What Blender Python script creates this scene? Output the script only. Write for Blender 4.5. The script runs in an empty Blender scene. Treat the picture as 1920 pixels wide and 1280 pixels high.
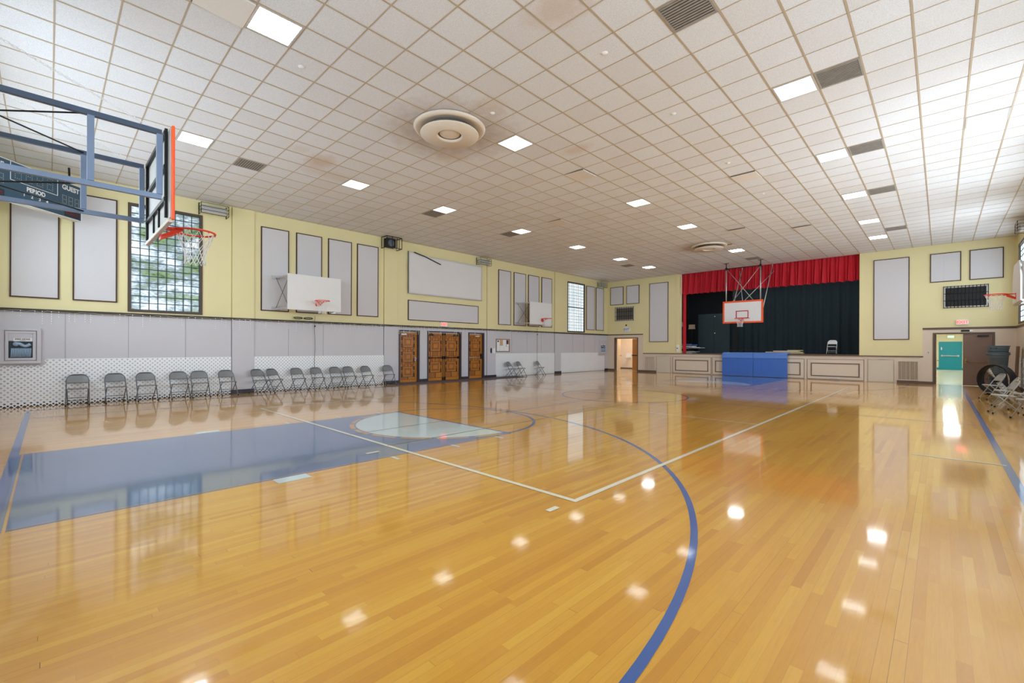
import bpy, math, random
from math import pi, sin, cos, radians
from mathutils import Vector, Matrix
S = bpy.context.scene
COL = S.collection

# ------------------------------------------------------------------ camera
CAM_H = 1.502
YAW, ROLL = radians(43.91), 0.0035
F_PX, CY = 834.6, 651.7
fwd = Vector((-sin(YAW), cos(YAW), 0)); rgt = Vector((cos(YAW), sin(YAW), 0)); up = Vector((0, 0, 1))
cx_ = rgt*cos(ROLL) + up*sin(ROLL); cy_ = -rgt*sin(ROLL) + up*cos(ROLL)
cd = bpy.data.cameras.new('camera'); cam = bpy.data.objects.new('camera', cd); COL.objects.link(cam)
cd.sensor_width = 36; cd.lens = F_PX/1920*36; cd.shift_y = (CY-640)/1920; cd.clip_end = 200; cd.clip_start = .05
R = Matrix((cx_, cy_, -fwd)).transposed()
cam.matrix_world = Matrix.Translation((0, 0, CAM_H)) @ R.to_4x4()
S.camera = cam

# ------------------------------------------------------------------ world and exposure
W = bpy.data.worlds.new('world'); S.world = W; W.use_nodes = True
W.node_tree.nodes['Background'].inputs[0].default_value = (.75, .85, 1, 1)
W.node_tree.nodes['Background'].inputs[1].default_value = 1.0
S.view_settings.view_transform = 'Standard'; S.view_settings.look = 'None'
S.view_settings.gamma = 1; S.view_settings.use_curve_mapping = False
S.view_settings.exposure = 0.74
ADDED_BACK, ADDED_RIGHT, WIN_LEFT = 6.5, 10.5, .46     # window glow; rear and most right-wall windows are added, out of view
LAMP_HI, LAMP_LO = 22.0, 3.0                      # ceiling lamps

# ------------------------------------------------------------------ room dimensions
XL, XR, YS, YB, ZC = -16.285, 2.15, 26.227, -1.3, 5.953
GX, GY, PX, PY = -5.766, 2.464, .6096, .608       # ceiling grid
CX = -7.3                                         # court axis

# ------------------------------------------------------------------ materials
def srgb(r, g, b):
    f = lambda c: (c/255/12.92) if c/255 <= .04045 else ((c/255+.055)/1.055)**2.4
    return (f(r), f(g), f(b), 1)
class N:
    def __init__(s, name):
        s.m = bpy.data.materials.new(name); s.m.use_nodes = True; s.t = s.m.node_tree
        s.p = s.t.nodes['Principled BSDF']; s.out = s.t.nodes['Material Output']
    def n(s, typ, **k):
        nd = s.t.nodes.new(typ)
        for a, v in k.items(): setattr(nd, a, v)
        return nd
    def l(s, a, b): s.t.links.new(a, b)
    def val(s, v): nd = s.n('ShaderNodeValue'); nd.outputs[0].default_value = v; return nd.outputs[0]
    def ma(s, op, a, b=None, c=None):
        nd = s.n('ShaderNodeMath', operation=op)
        for i, x in enumerate((a, b, c)):
            if x is None: continue
            if isinstance(x, (int, float)): nd.inputs[i].default_value = x
            else: s.l(x, nd.inputs[i])
        return nd.outputs[0]
    def mix(s, f, a, b, mode='MIX'):
        nd = s.n('ShaderNodeMix', data_type='RGBA', blend_type=mode)
        for i, x in ((0, f), (6, a), (7, b)):
            if isinstance(x, (int, float)): nd.inputs[i].default_value = x
            elif isinstance(x, tuple): nd.inputs[i].default_value = x
            else: s.l(x, nd.inputs[i])
        return nd.outputs[2]
    def pos(s):
        g = s.n('ShaderNodeTexCoord'); q = s.n('ShaderNodeSeparateXYZ'); s.l(g.outputs['Object'], q.inputs[0])
        return g.outputs['Object'], q.outputs
    def noise(s, vec, scale, detail=3, rough=.5, sc=None):
        if sc:
            mp = s.n('ShaderNodeMapping'); s.l(vec, mp.inputs[0]); mp.inputs['Scale'].default_value = sc; vec = mp.outputs[0]
        nd = s.n('ShaderNodeTexNoise'); s.l(vec, nd.inputs['Vector']); nd.inputs['Scale'].default_value = scale
        nd.inputs['Detail'].default_value = detail; nd.inputs['Roughness'].default_value = rough
        return nd.outputs['Fac']
    def bump(s, h, strength=.2, dist=.01):
        b = s.n('ShaderNodeBump'); b.inputs['Strength'].default_value = strength; b.inputs['Distance'].default_value = dist
        s.l(h, b.inputs['Height']); s.l(b.outputs[0], s.p.inputs['Normal'])
def mat(name, col, rough=.6, metal=0, var=.08, scale=6, spec=.5, bump=0, sc=None, emit=0):
    k = N(name); v, _ = k.pos()
    f = k.noise(v, scale, 3, .55, sc)
    a = tuple(c*(1-var) for c in col[:3])+(1,); b = tuple(min(1, c*(1+var)) for c in col[:3])+(1,)
    c = k.mix(f, a, b); k.l(c, k.p.inputs['Base Color'])
    k.p.inputs['Roughness'].default_value = rough; k.p.inputs['Metallic'].default_value = metal
    k.p.inputs['Specular IOR Level'].default_value = spec
    if bump: k.bump(f, bump)
    if emit: k.l(c, k.p.inputs['Emission Color']); k.p.inputs['Emission Strength'].default_value = emit
    return k.m
M = {}
M['yellow'] = mat('yellow_paint', srgb(230, 220, 172), .55, var=.03, scale=1.5)
M['grey_wall'] = mat('grey_wall_paint', srgb(202, 201, 210), .5, var=.03, scale=1.2)
M['beige'] = mat('beige_paint', srgb(222, 206, 190), .5, var=.03, scale=2)
M['beige_door'] = mat('beige_door_paint', srgb(214, 203, 186), .5, var=.03, scale=2)
M['brown_trim'] = mat('brown_trim', srgb(98, 78, 66), .5, var=.1)
M['dark_trim'] = mat('dark_trim', srgb(62, 54, 50), .6, var=.25, scale=12)
M['black_base'] = mat('black_baseboard', srgb(48, 46, 58), .45, var=.1)
M['panel_frame'] = mat('panel_frame_brown', srgb(70, 42, 28), .6, var=.15, scale=20)
M['fabric'] = mat('acoustic_fabric', srgb(211, 210, 216), .9, var=.05, scale=60, bump=.15)
M['white_plastic'] = mat('white_plastic', srgb(240, 241, 246), .35, var=.02)
M['white_paint'] = mat('white_paint', srgb(226, 226, 228), .45, var=.03)
M['canvas'] = mat('screen_canvas', srgb(225, 224, 228), .8, var=.02, scale=2, bump=.05)
M['chair_grey'] = mat('chair_grey_enamel', srgb(128, 130, 134), .38, var=.06, scale=30)
M['chair_frame'] = mat('chair_frame_enamel', srgb(100, 102, 110), .35, var=.1, scale=30)
M['chair_pale'] = mat('chair_pale_enamel', srgb(164, 162, 157), .4, var=.05)
M['chair_white'] = mat('chair_white_enamel', srgb(232, 232, 230), .4, var=.03)
M['rubber'] = mat('black_rubber', srgb(25, 25, 28), .7)
M['orange'] = mat('orange_padding', srgb(252, 92, 32), .45, var=.05)
M['rim'] = mat('rim_orange_steel', srgb(228, 62, 28), .4, var=.08, scale=20)
M['net'] = mat('net_cord', srgb(235, 235, 235), .8)
M['steel_blue'] = mat('blue_grey_steel', srgb(128, 146, 178), .35, metal=.4, var=.15, scale=3)
M['steel_navy'] = mat('navy_grey_steel', srgb(78, 94, 118), .35, metal=.4, var=.15, scale=3)
M['galv'] = mat('galvanised_steel', srgb(190, 190, 192), .35, metal=.5, var=.1)
M['black_metal'] = mat('black_metal', srgb(28, 28, 32), .45, metal=.3, var=.2)
M['grey_back'] = mat('board_back_grey', srgb(196, 194, 194), .5, var=.04)
M['score_blue'] = mat('scoreboard_blue', srgb(58, 88, 110), .4, var=.05)
M['score_dark'] = mat('scoreboard_window', srgb(32, 50, 62), .3, var=.05)
M['white_ink'] = mat('white_ink', srgb(238, 240, 242), .5, var=.01)
M['red_ink'] = mat('dull_red_ink', srgb(120, 30, 38), .5, var=.05)
M['black_ink'] = mat('black_ink', srgb(20, 20, 24), .6, var=.05)
M['blue_ink'] = mat('blue_ink', srgb(90, 100, 190), .6, var=.05)
M['amber'] = mat('bulb_amber', srgb(205, 200, 180), .3, var=.2, scale=50)
M['cream'] = mat('cream_metal', srgb(226, 214, 200), .4, var=.03)
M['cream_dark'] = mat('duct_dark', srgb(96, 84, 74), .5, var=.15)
M['vent_metal'] = mat('dusty_vent_metal', srgb(156, 151, 146), .6, var=.3, scale=9)
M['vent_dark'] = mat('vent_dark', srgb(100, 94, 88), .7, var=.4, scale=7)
M['alu'] = mat('aluminium_frame', srgb(205, 206, 206), .35, metal=.3)
M['red_velvet'] = mat('red_velvet', srgb(196, 22, 44), .75, var=.22, scale=3, sc=(6, 6, .4))
M['black_cloth'] = mat('black_stage_cloth', srgb(24, 41, 48), .9, var=.3, scale=1.2, sc=(3, 3, .5))
M['stage_black'] = mat('stage_black_paint', srgb(12, 20, 25), .85, var=.3)
M['teal_black'] = mat('teal_black_paint', srgb(22, 46, 54), .6, var=.15)
M['stage_wood'] = mat('stage_floor_wood', srgb(120, 96, 78), .4, var=.15, sc=(1, 12, 1))
M['blue_mat'] = mat('blue_vinyl', srgb(62, 108, 196), .4, var=.06, scale=2)
M['blue_mat2'] = mat('blue_vinyl_light', srgb(90, 136, 214), .4, var=.06, scale=2)
M['teal'] = mat('teal_door_paint', srgb(0, 150, 172), .4, var=.04)
M['hall_yellow'] = mat('hall_cream_paint', srgb(238, 232, 198), .5, var=.03)
M['hall_floor'] = mat('hall_floor_vinyl', srgb(226, 216, 186), .15, var=.04)
M['room_cream'] = mat('room_cream_paint', srgb(240, 222, 200), .5, var=.03)
M['brown_door'] = mat('brown_steel_door', srgb(122, 96, 82), .4, var=.05)
M['bin'] = mat('grey_bin_plastic', srgb(84, 100, 112), .5, var=.08)
M['bin_dark'] = mat('dark_bin_plastic', srgb(40, 46, 54), .6, var=.08)
M['cork'] = mat('cork_board', srgb(206, 170, 134), .8, var=.15, scale=60)
M['paper'] = mat('paper', srgb(232, 236, 244), .7, var=.02)
M['teal_paper'] = mat('teal_paper', srgb(70, 130, 150), .7, var=.1)
M['navy_paper'] = mat('navy_paper', srgb(44, 56, 96), .7, var=.1)
M['hose'] = mat('folded_hose', srgb(158, 184, 212), .6, var=.15, scale=20)
M['board_yellow'] = mat('yellowish_board', srgb(212, 206, 130), .7, var=.1)
M['board_tan'] = mat('tan_cardboard', srgb(196, 176, 152), .8, var=.1)
M['brass'] = mat('brass', srgb(160, 130, 80), .3, metal=.8)
M['lattice'] = mat('white_lattice_plastic', srgb(244, 247, 254), .4, var=.03, scale=3)
M['mat_rubber'] = mat('brown_rubber_matting', srgb(104, 88, 88), .8, var=.2, scale=30)
M['wood_brown'] = mat('brown_timber', srgb(128, 100, 76), .6, var=.15, sc=(1, 1, 8))
M['red_glow'] = mat('red_exit_glow', srgb(255, 60, 50), .5, var=0, emit=2.4)
M['green_glow'] = mat('green_exit_glow', srgb(170, 255, 190), .5, var=0, emit=1.2)
M['hall_lamp'] = mat('hall_lamp_glow', srgb(248, 250, 255), .5, var=0, emit=14)
M['warm_lamp'] = mat('warm_lamp_glow', srgb(255, 228, 190), .5, var=0, emit=45)
M['stage_glow'] = mat('stage_strip_glow', (.95, .97, 1, 1), .5, var=0, emit=32)
M['lamp_hi'] = mat('bright_diffuser', (.93, .96, 1, 1), .5, var=0, emit=LAMP_HI)
M['lamp_lo'] = mat('soft_diffuser', (.90, .95, 1, 1), .5, var=.06, scale=8, emit=LAMP_LO)
M['lamp_off'] = mat('dim_diffuser', (.8, .82, .85, 1), .5, var=.1, scale=6, emit=.5)

def carved_wood(name, base, dark):
    k = N(name); v, o = k.pos()
    f = k.noise(v, 5, 4, .6, (3, 3, .8)); g = k.noise(v, 2.2, 2, .5)
    c = k.mix(f, base, dark); c = k.mix(k.ma('MULTIPLY', g, .5), c, tuple(x*1.25 for x in base[:3])+(1,))
    k.l(c, k.p.inputs['Base Color']); k.p.inputs['Roughness'].default_value = .35
    return k.m
M['door_wood'] = carved_wood('stained_door_wood', srgb(196, 126, 38), srgb(140, 78, 24))
M['door_groove'] = carved_wood('dark_door_groove', srgb(84, 44, 18), srgb(52, 28, 14))
M['door_wood2'] = carved_wood('stained_door_wood_mid', srgb(170, 102, 34), srgb(116, 64, 24))

def floor_wood():
    k = N('maple_strip_floor'); v, o = k.pos(); w = .057
    sx = k.ma('DIVIDE', o[0], w); row = k.ma('FLOOR', sx)
    wn = k.n('ShaderNodeTexWhiteNoise', noise_dimensions='1D'); k.l(row, wn.inputs['W'])
    ly = k.ma('ADD', k.ma('DIVIDE', o[1], 1.25), k.ma('MULTIPLY', wn.outputs[0], 17.3)); seg = k.ma('FLOOR', ly)
    cv = k.n('ShaderNodeCombineXYZ'); k.l(row, cv.inputs[0]); k.l(seg, cv.inputs[1])
    wn2 = k.n('ShaderNodeTexWhiteNoise', noise_dimensions='3D'); k.l(cv.outputs[0], wn2.inputs['Vector'])
    r = k.n('ShaderNodeValToRGB'); k.l(wn2.outputs[0], r.inputs[0]); e = r.color_ramp.elements
    e[0].position = 0; e[0].color = srgb(208, 144, 42); e[1].position = 1; e[1].color = srgb(236, 182, 66)
    for p, c in ((.12, srgb(219, 156, 47)), (.5, srgb(226, 165, 52)), (.85, srgb(231, 173, 58))):
        x = r.color_ramp.elements.new(p); x.color = c
    ad = k.n('ShaderNodeVectorMath', operation='ADD'); k.l(v, ad.inputs[0]); k.l(wn2.outputs[1], ad.inputs[1])
    g = k.noise(ad.outputs[0], 14, 4, .65, (7, .35, 1)); big = k.noise(v, .35, 2, .5)
    c = k.mix(k.ma('MULTIPLY', k.ma('POWER', g, 1.6), .45), r.outputs[0], srgb(172, 108, 32))
    c = k.mix(k.ma('MULTIPLY', big, .25), c, srgb(222, 158, 54))
    fx = k.ma('ABSOLUTE', k.ma('SUBTRACT', k.ma('FRACT', sx), .5)); gx = k.ma('GREATER_THAN', fx, .482)
    fy = k.ma('ABSOLUTE', k.ma('SUBTRACT', k.ma('FRACT', ly), .5)); gy = k.ma('GREATER_THAN', fy, .4988)
    gap = k.ma('MAXIMUM', gx, gy)
    wn3 = k.n('ShaderNodeTexWhiteNoise', noise_dimensions='1D'); k.l(k.ma('ADD', row, 91.7), wn3.inputs['W'])
    amt = k.ma('MULTIPLY', gap, k.ma('ADD', .10, k.ma('MULTIPLY', k.ma('POWER', wn3.outputs[0], 5.0), .85)))
    c = k.mix(amt, c, srgb(96, 58, 30)); k.l(c, k.p.inputs['Base Color'])
    gloss(k, v); return k.m
def gloss(k, v):
    k.p.inputs['Roughness'].default_value = .3; k.p.inputs['IOR'].default_value = 1.45
    k.p.inputs['Coat Weight'].default_value = 1; k.p.inputs['Coat Roughness'].default_value = .06; k.p.inputs['Coat IOR'].default_value = 1.47
    b1 = k.noise(v, 3.2, 2, .5, (1.6, .5, 1)); b2 = k.noise(v, 26, 2, .5, (1, .6, 1))
    q = k.n('ShaderNodeSeparateXYZ'); k.l(v, q.inputs[0]); cup = k.ma('COSINE', k.ma('MULTIPLY', q.outputs[0], 2*pi/.057))
    hgt = k.ma('ADD', k.ma('ADD', k.ma('MULTIPLY', b1, .7), k.ma('MULTIPLY', b2, .16)), k.ma('MULTIPLY', cup, .012)); k.bump(hgt, .16, .004); k.l(k.p.inputs['Normal'].links[0].from_socket, k.p.inputs['Coat Normal'])
def floor_paint(name, col, var=.06):
    k = N(name); v, o = k.pos(); g = k.noise(v, 10, 3, .6, (5, .4, 1))
    c = k.mix(g, tuple(x*(1-var) for x in col[:3])+(1,), tuple(min(1, x*(1+var)) for x in col[:3])+(1,))
    k.l(c, k.p.inputs['Base Color']); gloss(k, v); return k.m
M['floor'] = floor_wood()
M['f_blue'] = floor_paint('key_blue_paint', srgb(78, 112, 158))
M['f_line_blue'] = floor_paint('line_blue_paint', srgb(50, 96, 166))
M['f_pale'] = floor_paint('pale_aqua_paint', srgb(206, 226, 228), .03)
M['f_white'] = floor_paint('line_white_paint', srgb(240, 234, 214), .03)
M['f_dark'] = floor_paint('thin_dark_line', srgb(88, 90, 104))
M['f_wood'] = floor_paint('bare_wood_line', srgb(212, 156, 92))

STAINS = [(-10.72, 4.5, .42, .30, .75), (-3.60, 4.6, .45, .32, .6), (-11.4, 5.2, .3, .9, .35), (-8.2, 6.4, .5, .35, .45), (-5.9, 8.2, .35, .2, .5), (-6.0, 5.6, .3, .3, .3), (-10.4, 3.9, .2, .2, .3)]
def ceiling_tile():
    k = N('acoustic_ceiling_tile'); v, o = k.pos()
    tx = k.ma('FLOOR', k.ma('DIVIDE', k.ma('SUBTRACT', o[0], GX), PX)); ty = k.ma('FLOOR', k.ma('DIVIDE', k.ma('SUBTRACT', o[1], GY), PY))
    cv = k.n('ShaderNodeCombineXYZ'); k.l(tx, cv.inputs[0]); k.l(ty, cv.inputs[1])
    wn = k.n('ShaderNodeTexWhiteNoise', noise_dimensions='3D'); k.l(cv.outputs[0], wn.inputs['Vector'])
    sp = k.ma('MULTIPLY_ADD', k.noise(v, 60, 4, .85), 2.2, -.6); big = k.noise(v, .5, 3, .5)
    c = k.mix(sp, srgb(202, 205, 216), srgb(246, 250, 255))
    c = k.mix(k.ma('MULTIPLY', k.ma('POWER', wn.outputs[0], 3.0), .22), c, srgb(196, 184, 176))
    c = k.mix(k.ma('MULTIPLY', big, .18), c, srgb(214, 200, 190))
    wob = k.noise(v, 5, 3, .6)
    for (x, y, rx, ry, a) in STAINS:
        dx = k.ma('DIVIDE', k.ma('SUBTRACT', o[0], x), rx); dy = k.ma('DIVIDE', k.ma('SUBTRACT', o[1], y), ry)
        d = k.ma('ADD', k.ma('SQRT', k.ma('ADD', k.ma('MULTIPLY', dx, dx), k.ma('MULTIPLY', dy, dy))), k.ma('MULTIPLY', wob, .9))
        m = k.n('ShaderNodeMapRange'); m.inputs[1].default_value = 1.8; m.inputs[2].default_value = .9; m.inputs[3].default_value = 0; m.inputs[4].default_value = a*.7
        k.l(d, m.inputs[0]); c = k.mix(m.outputs[0], c, srgb(196, 158, 118))
    for (x, y) in ((-7.11, 5.63), (-7.2, 19.8)):                     # dust blown out around the two diffusers
        dx = k.ma('SUBTRACT', o[0], x-.25); dy = k.ma('SUBTRACT', o[1], y+.12)
        d = k.ma('ADD', k.ma('SQRT', k.ma('ADD', k.ma('MULTIPLY', dx, dx), k.ma('MULTIPLY', dy, dy))), k.ma('MULTIPLY', k.ma('SUBTRACT', wob, .5), .9))
        m = k.n('ShaderNodeMapRange'); m.inputs[1].default_value = 1.5; m.inputs[2].default_value = .6; m.inputs[3].default_value = 0; m.inputs[4].default_value = .5
        k.l(d, m.inputs[0]); c = k.mix(m.outputs[0], c, srgb(150, 124, 104))
    k.l(c, k.p.inputs['Base Color']); k.p.inputs['Roughness'].default_value = .9
    k.bump(sp, .25, .004); return k.m
M['tile'] = ceiling_tile()
M['tbar'] = mat('tan_ceiling_tee', srgb(184, 168, 148), .6, var=.1, scale=2)

def daylight_glass(name, strength, scene=True, axis=1):
    k = N(name); v, o = k.pos()
    n1 = k.noise(v, 1.1, 3, .55, (1, 1, 1.6)); n2 = k.noise(v, 9, 2, .6, (1, 1, 3)); n3 = k.noise(v, 40, 1, .5)
    r = k.n('ShaderNodeValToRGB'); k.l(k.ma('ADD', k.ma('MULTIPLY', n1, .75), k.ma('MULTIPLY', n2, .3)), r.inputs[0]); e = r.color_ramp.elements
    if scene:
        e[0].position = .36; e[0].color = srgb(58, 78, 72); e[1].position = .68; e[1].color = srgb(250, 255, 255)
        for p, c in ((.44, srgb(120, 146, 96)), (.5, srgb(126, 142, 152)), (.56, srgb(178, 196, 208))):
            x = e.new(p); x.color = c
    else:
        e[0].position = .3; e[0].color = srgb(190, 212, 222); e[1].position = .6; e[1].color = srgb(232, 246, 255)
    c = k.mix(k.ma('MULTIPLY', n3, .15), r.outputs[0], srgb(70, 90, 96))
    k.l(c, k.p.inputs['Base Color']); k.p.inputs['Base Color'].default_value = (.2, .2, .2, 1); k.p.inputs['Roughness'].default_value = .12
    k.l(c, k.p.inputs['Emission Color']); k.p.inputs['Emission Strength'].default_value = strength
    return k.m
M['glass_left'] = daylight_glass('glass_block_daylight', WIN_LEFT)
M['glass_far'] = daylight_glass('glass_block_daylight_bright', .72, False)
M['glass_right'] = daylight_glass('glass_block_daylight_strong', ADDED_RIGHT, False)
M['glass_right_dim'] = daylight_glass('glass_block_daylight_shaded', 2.0, False)
M['glass_right_soft'] = daylight_glass('glass_block_daylight_soft', 5.0, False)
M['glass_back'] = daylight_glass('glass_block_daylight_rear', ADDED_BACK, False)
M['mortar'] = mat('dark_mortar', srgb(58, 72, 74), .6)
M['win_frame'] = mat('window_frame_brown', srgb(78, 64, 56), .5)

# ------------------------------------------------------------------ mesh helpers
class MB:
    def __init__(s): s.v = []; s.f = []; s.mi = []; s.sm = []; s.cur = 0; s.smooth = False; s.T = None
    def add(s, vs, fs, smooth=None):
        b = len(s.v)
        if s.T is not None: vs = [s.T @ Vector(q) for q in vs]
        s.v += [tuple(q) for q in vs]; s.f += [tuple(i+b for i in f) for f in fs]
        s.mi += [s.cur]*len(fs); s.sm += [s.smooth if smooth is None else smooth]*len(fs)
        return s
    def box(s, x0, y0, z0, x1, y1, z1):
        x0, x1 = sorted((x0, x1)); y0, y1 = sorted((y0, y1)); z0, z1 = sorted((z0, z1))
        return s.add([(x0, y0, z0), (x1, y0, z0), (x1, y1, z0), (x0, y1, z0), (x0, y0, z1), (x1, y0, z1), (x1, y1, z1), (x0, y1, z1)],
                     [(0, 3, 2, 1), (4, 5, 6, 7), (0, 1, 5, 4), (1, 2, 6, 5), (2, 3, 7, 6), (3, 0, 4, 7)], False)
    def quad(s, a, b, c, d): return s.add([a, b, c, d], [(0, 1, 2, 3)])
    def bar(s, p, q, w, h=None, upv=(0, 0, 1)):                        # rectangular bar from p to q
        p = Vector(p); q = Vector(q); h = h or w; d = (q-p).normalized(); u = Vector(upv)
        if abs(d.dot(u)) > .98: u = Vector((1, 0, 0))
        a = d.cross(u).normalized()*w/2; b = a.cross(d).normalized()*h/2
        vs = [p-a-b, p+a-b, p+a+b, p-a+b, q-a-b, q+a-b, q+a+b, q-a+b]
        return s.add(vs, [(0, 3, 2, 1), (4, 5, 6, 7), (0, 1, 5, 4), (1, 2, 6, 5), (2, 3, 7, 6), (3, 0, 4, 7)], False)
    def tube(s, pts, r, n=8, closed=False):
        pts = [Vector(p) for p in pts]; m = len(pts); vs = []; prev = None
        for i, p in enumerate(pts):
            if closed: d = pts[(i+1) % m]-pts[i-1]
            else: d = pts[min(i+1, m-1)]-pts[max(i-1, 0)]
            d.normalize()
            if prev is None:
                u = Vector((0, 0, 1)) if abs(d.z) < .9 else Vector((1, 0, 0)); a = d.cross(u).normalized()
            else: a = (prev-d*prev.dot(d)).normalized()
            prev = a; b = d.cross(a)
            for j in range(n):
                t = 2*pi*j/n; vs.append(p+a*(r*cos(t))+b*(r*sin(t)))
        fs = []
        for i in range(m if closed else m-1):
            for j in range(n):
                k2 = (i+1) % m; fs.append((i*n+j, i*n+(j+1) % n, k2*n+(j+1) % n, k2*n+j))
        if not closed: fs += [tuple(range(n))[::-1], tuple((m-1)*n+j for j in range(n))]
        return s.add(vs, fs, n > 4)
    def lathe(s, prof, c=(0, 0, 0), n=32, axis='z'):
        vs = []
        for (r, z) in prof:
            for j in range(n):
                t = 2*pi*j/n; q = (r*cos(t), r*sin(t), z)
                if axis == 'x': q = (z, r*cos(t), r*sin(t))
                if axis == 'y': q = (r*cos(t), z, r*sin(t))
                vs.append((c[0]+q[0], c[1]+q[1], c[2]+q[2]))
        fs = [(i*n+j, i*n+(j+1) % n, (i+1)*n+(j+1) % n, (i+1)*n+j) for i in range(len(prof)-1) for j in range(n)]
        return s.add(vs, fs, True)
    def disc(s, c, r, n=24, r0=0, a0=0, a1=2*pi):
        full = abs(a1-a0-2*pi) < 1e-6; m = n if full else n+1
        o = [(c[0]+r*cos(a0+(a1-a0)*i/n), c[1]+r*sin(a0+(a1-a0)*i/n), c[2]) for i in range(m)]
        if r0 <= 0: return s.add(o, [tuple(range(m))])
        q = [(c[0]+r0*cos(a0+(a1-a0)*i/n), c[1]+r0*sin(a0+(a1-a0)*i/n), c[2]) for i in range(m)]
        return s.add(o+q, [(i, (i+1) % m, m+(i+1) % m, m+i) for i in range(n)])
    def frame(s, plane, at, u0, v0, u1, v1, w, d):                      # picture frame on a wall; plane x: u=Y v=Z, plane y: u=X v=Z
        def b(a0, b0, a1, b1):
            if plane == 'x': s.box(at, a0, b0, at+d, a1, b1)
            else: s.box(a0, at, b0, a1, at+d, b1)
        b(u0, v0, u1, v0+w); b(u0, v1-w, u1, v1); b(u0, v0+w, u0+w, v1-w); b(u1-w, v0+w, u1, v1-w); return s
    def build(s, name, mats, parent=None, bevel=0):
        me = bpy.data.meshes.new(name); me.from_pydata(s.v, [], s.f)
        for m in (mats if isinstance(mats, (list, tuple)) else [mats]): me.materials.append(M[m] if isinstance(m, str) else m)
        me.polygons.foreach_set('material_index', s.mi); me.polygons.foreach_set('use_smooth', s.sm); me.update()
        o = bpy.data.objects.new(name, me); COL.objects.link(o)
        if parent: o.parent = parent
        if bevel:
            md = o.modifiers.new('bevel', 'BEVEL'); md.width = bevel; md.segments = 2; md.limit_method = 'ANGLE'
        return o
def tag(o, label=None, cat=None, group=None, kind=None):
    if label: o['label'] = label
    if cat: o['category'] = cat
    if group: o['group'] = group
    if kind: o['kind'] = kind
    return o
def thing(name, label, cat, loc=(0, 0, 0), rz=0, group=None):
    o = bpy.data.objects.new(name, None); COL.objects.link(o); o.location = loc; o.rotation_euler = (0, 0, rz)
    o.empty_display_size = .1
    return tag(o, label, cat, group)
def kids(o): return [c for c in bpy.data.objects if c.parent == o]
def dup(root, loc=None, rz=None, label=None, group=None, mat_swap=None):
    def rec(o, par):
        c = o.copy(); COL.objects.link(c)
        if par: c.parent = par
        if mat_swap and o.type == 'MESH':
            key = (o.data.name, tuple(sorted(mat_swap.items())))
            if key not in SW:
                me = o.data.copy()
                for i, m in enumerate(me.materials):
                    for a, b in mat_swap.items():
                        if m == M[a]: me.materials[i] = M[b]
                SW[key] = me
            c.data = SW[key]
        for ch in kids(o): rec(ch, c)
        return c
    r = rec(root, None)
    if loc is not None: r.location = loc
    if rz is not None: r.rotation_euler = (0, 0, rz)
    if label: r['label'] = label
    if group: r['group'] = group
    return r
SW = {}
def text_mesh(txt, size, name, m, parent=None, depth=.002, bold=0, xs=1):
    cu = bpy.data.curves.new(name, 'FONT'); cu.body = txt; cu.size = size; cu.extrude = depth; cu.offset = bold
    cu.align_x = 'CENTER'; cu.align_y = 'CENTER'
    t = bpy.data.objects.new(name, cu); COL.objects.link(t); bpy.context.view_layer.update()
    me = bpy.data.meshes.new_from_object(t.evaluated_get(bpy.context.evaluated_depsgraph_get()))
    bpy.data.objects.remove(t); me.materials.clear(); me.materials.append(M[m])
    o = bpy.data.objects.new(name, me); COL.objects.link(o); o.scale = (xs, 1, 1)
    if parent: o.parent = parent
    return o
ROT_LEFT = (pi/2, 0, pi/2)        # text on the left wall, read from +X
ROT_FAR = (pi/2, 0, 0)            # text on the stage wall, read from -Y
rnd = random.Random(7)

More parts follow.
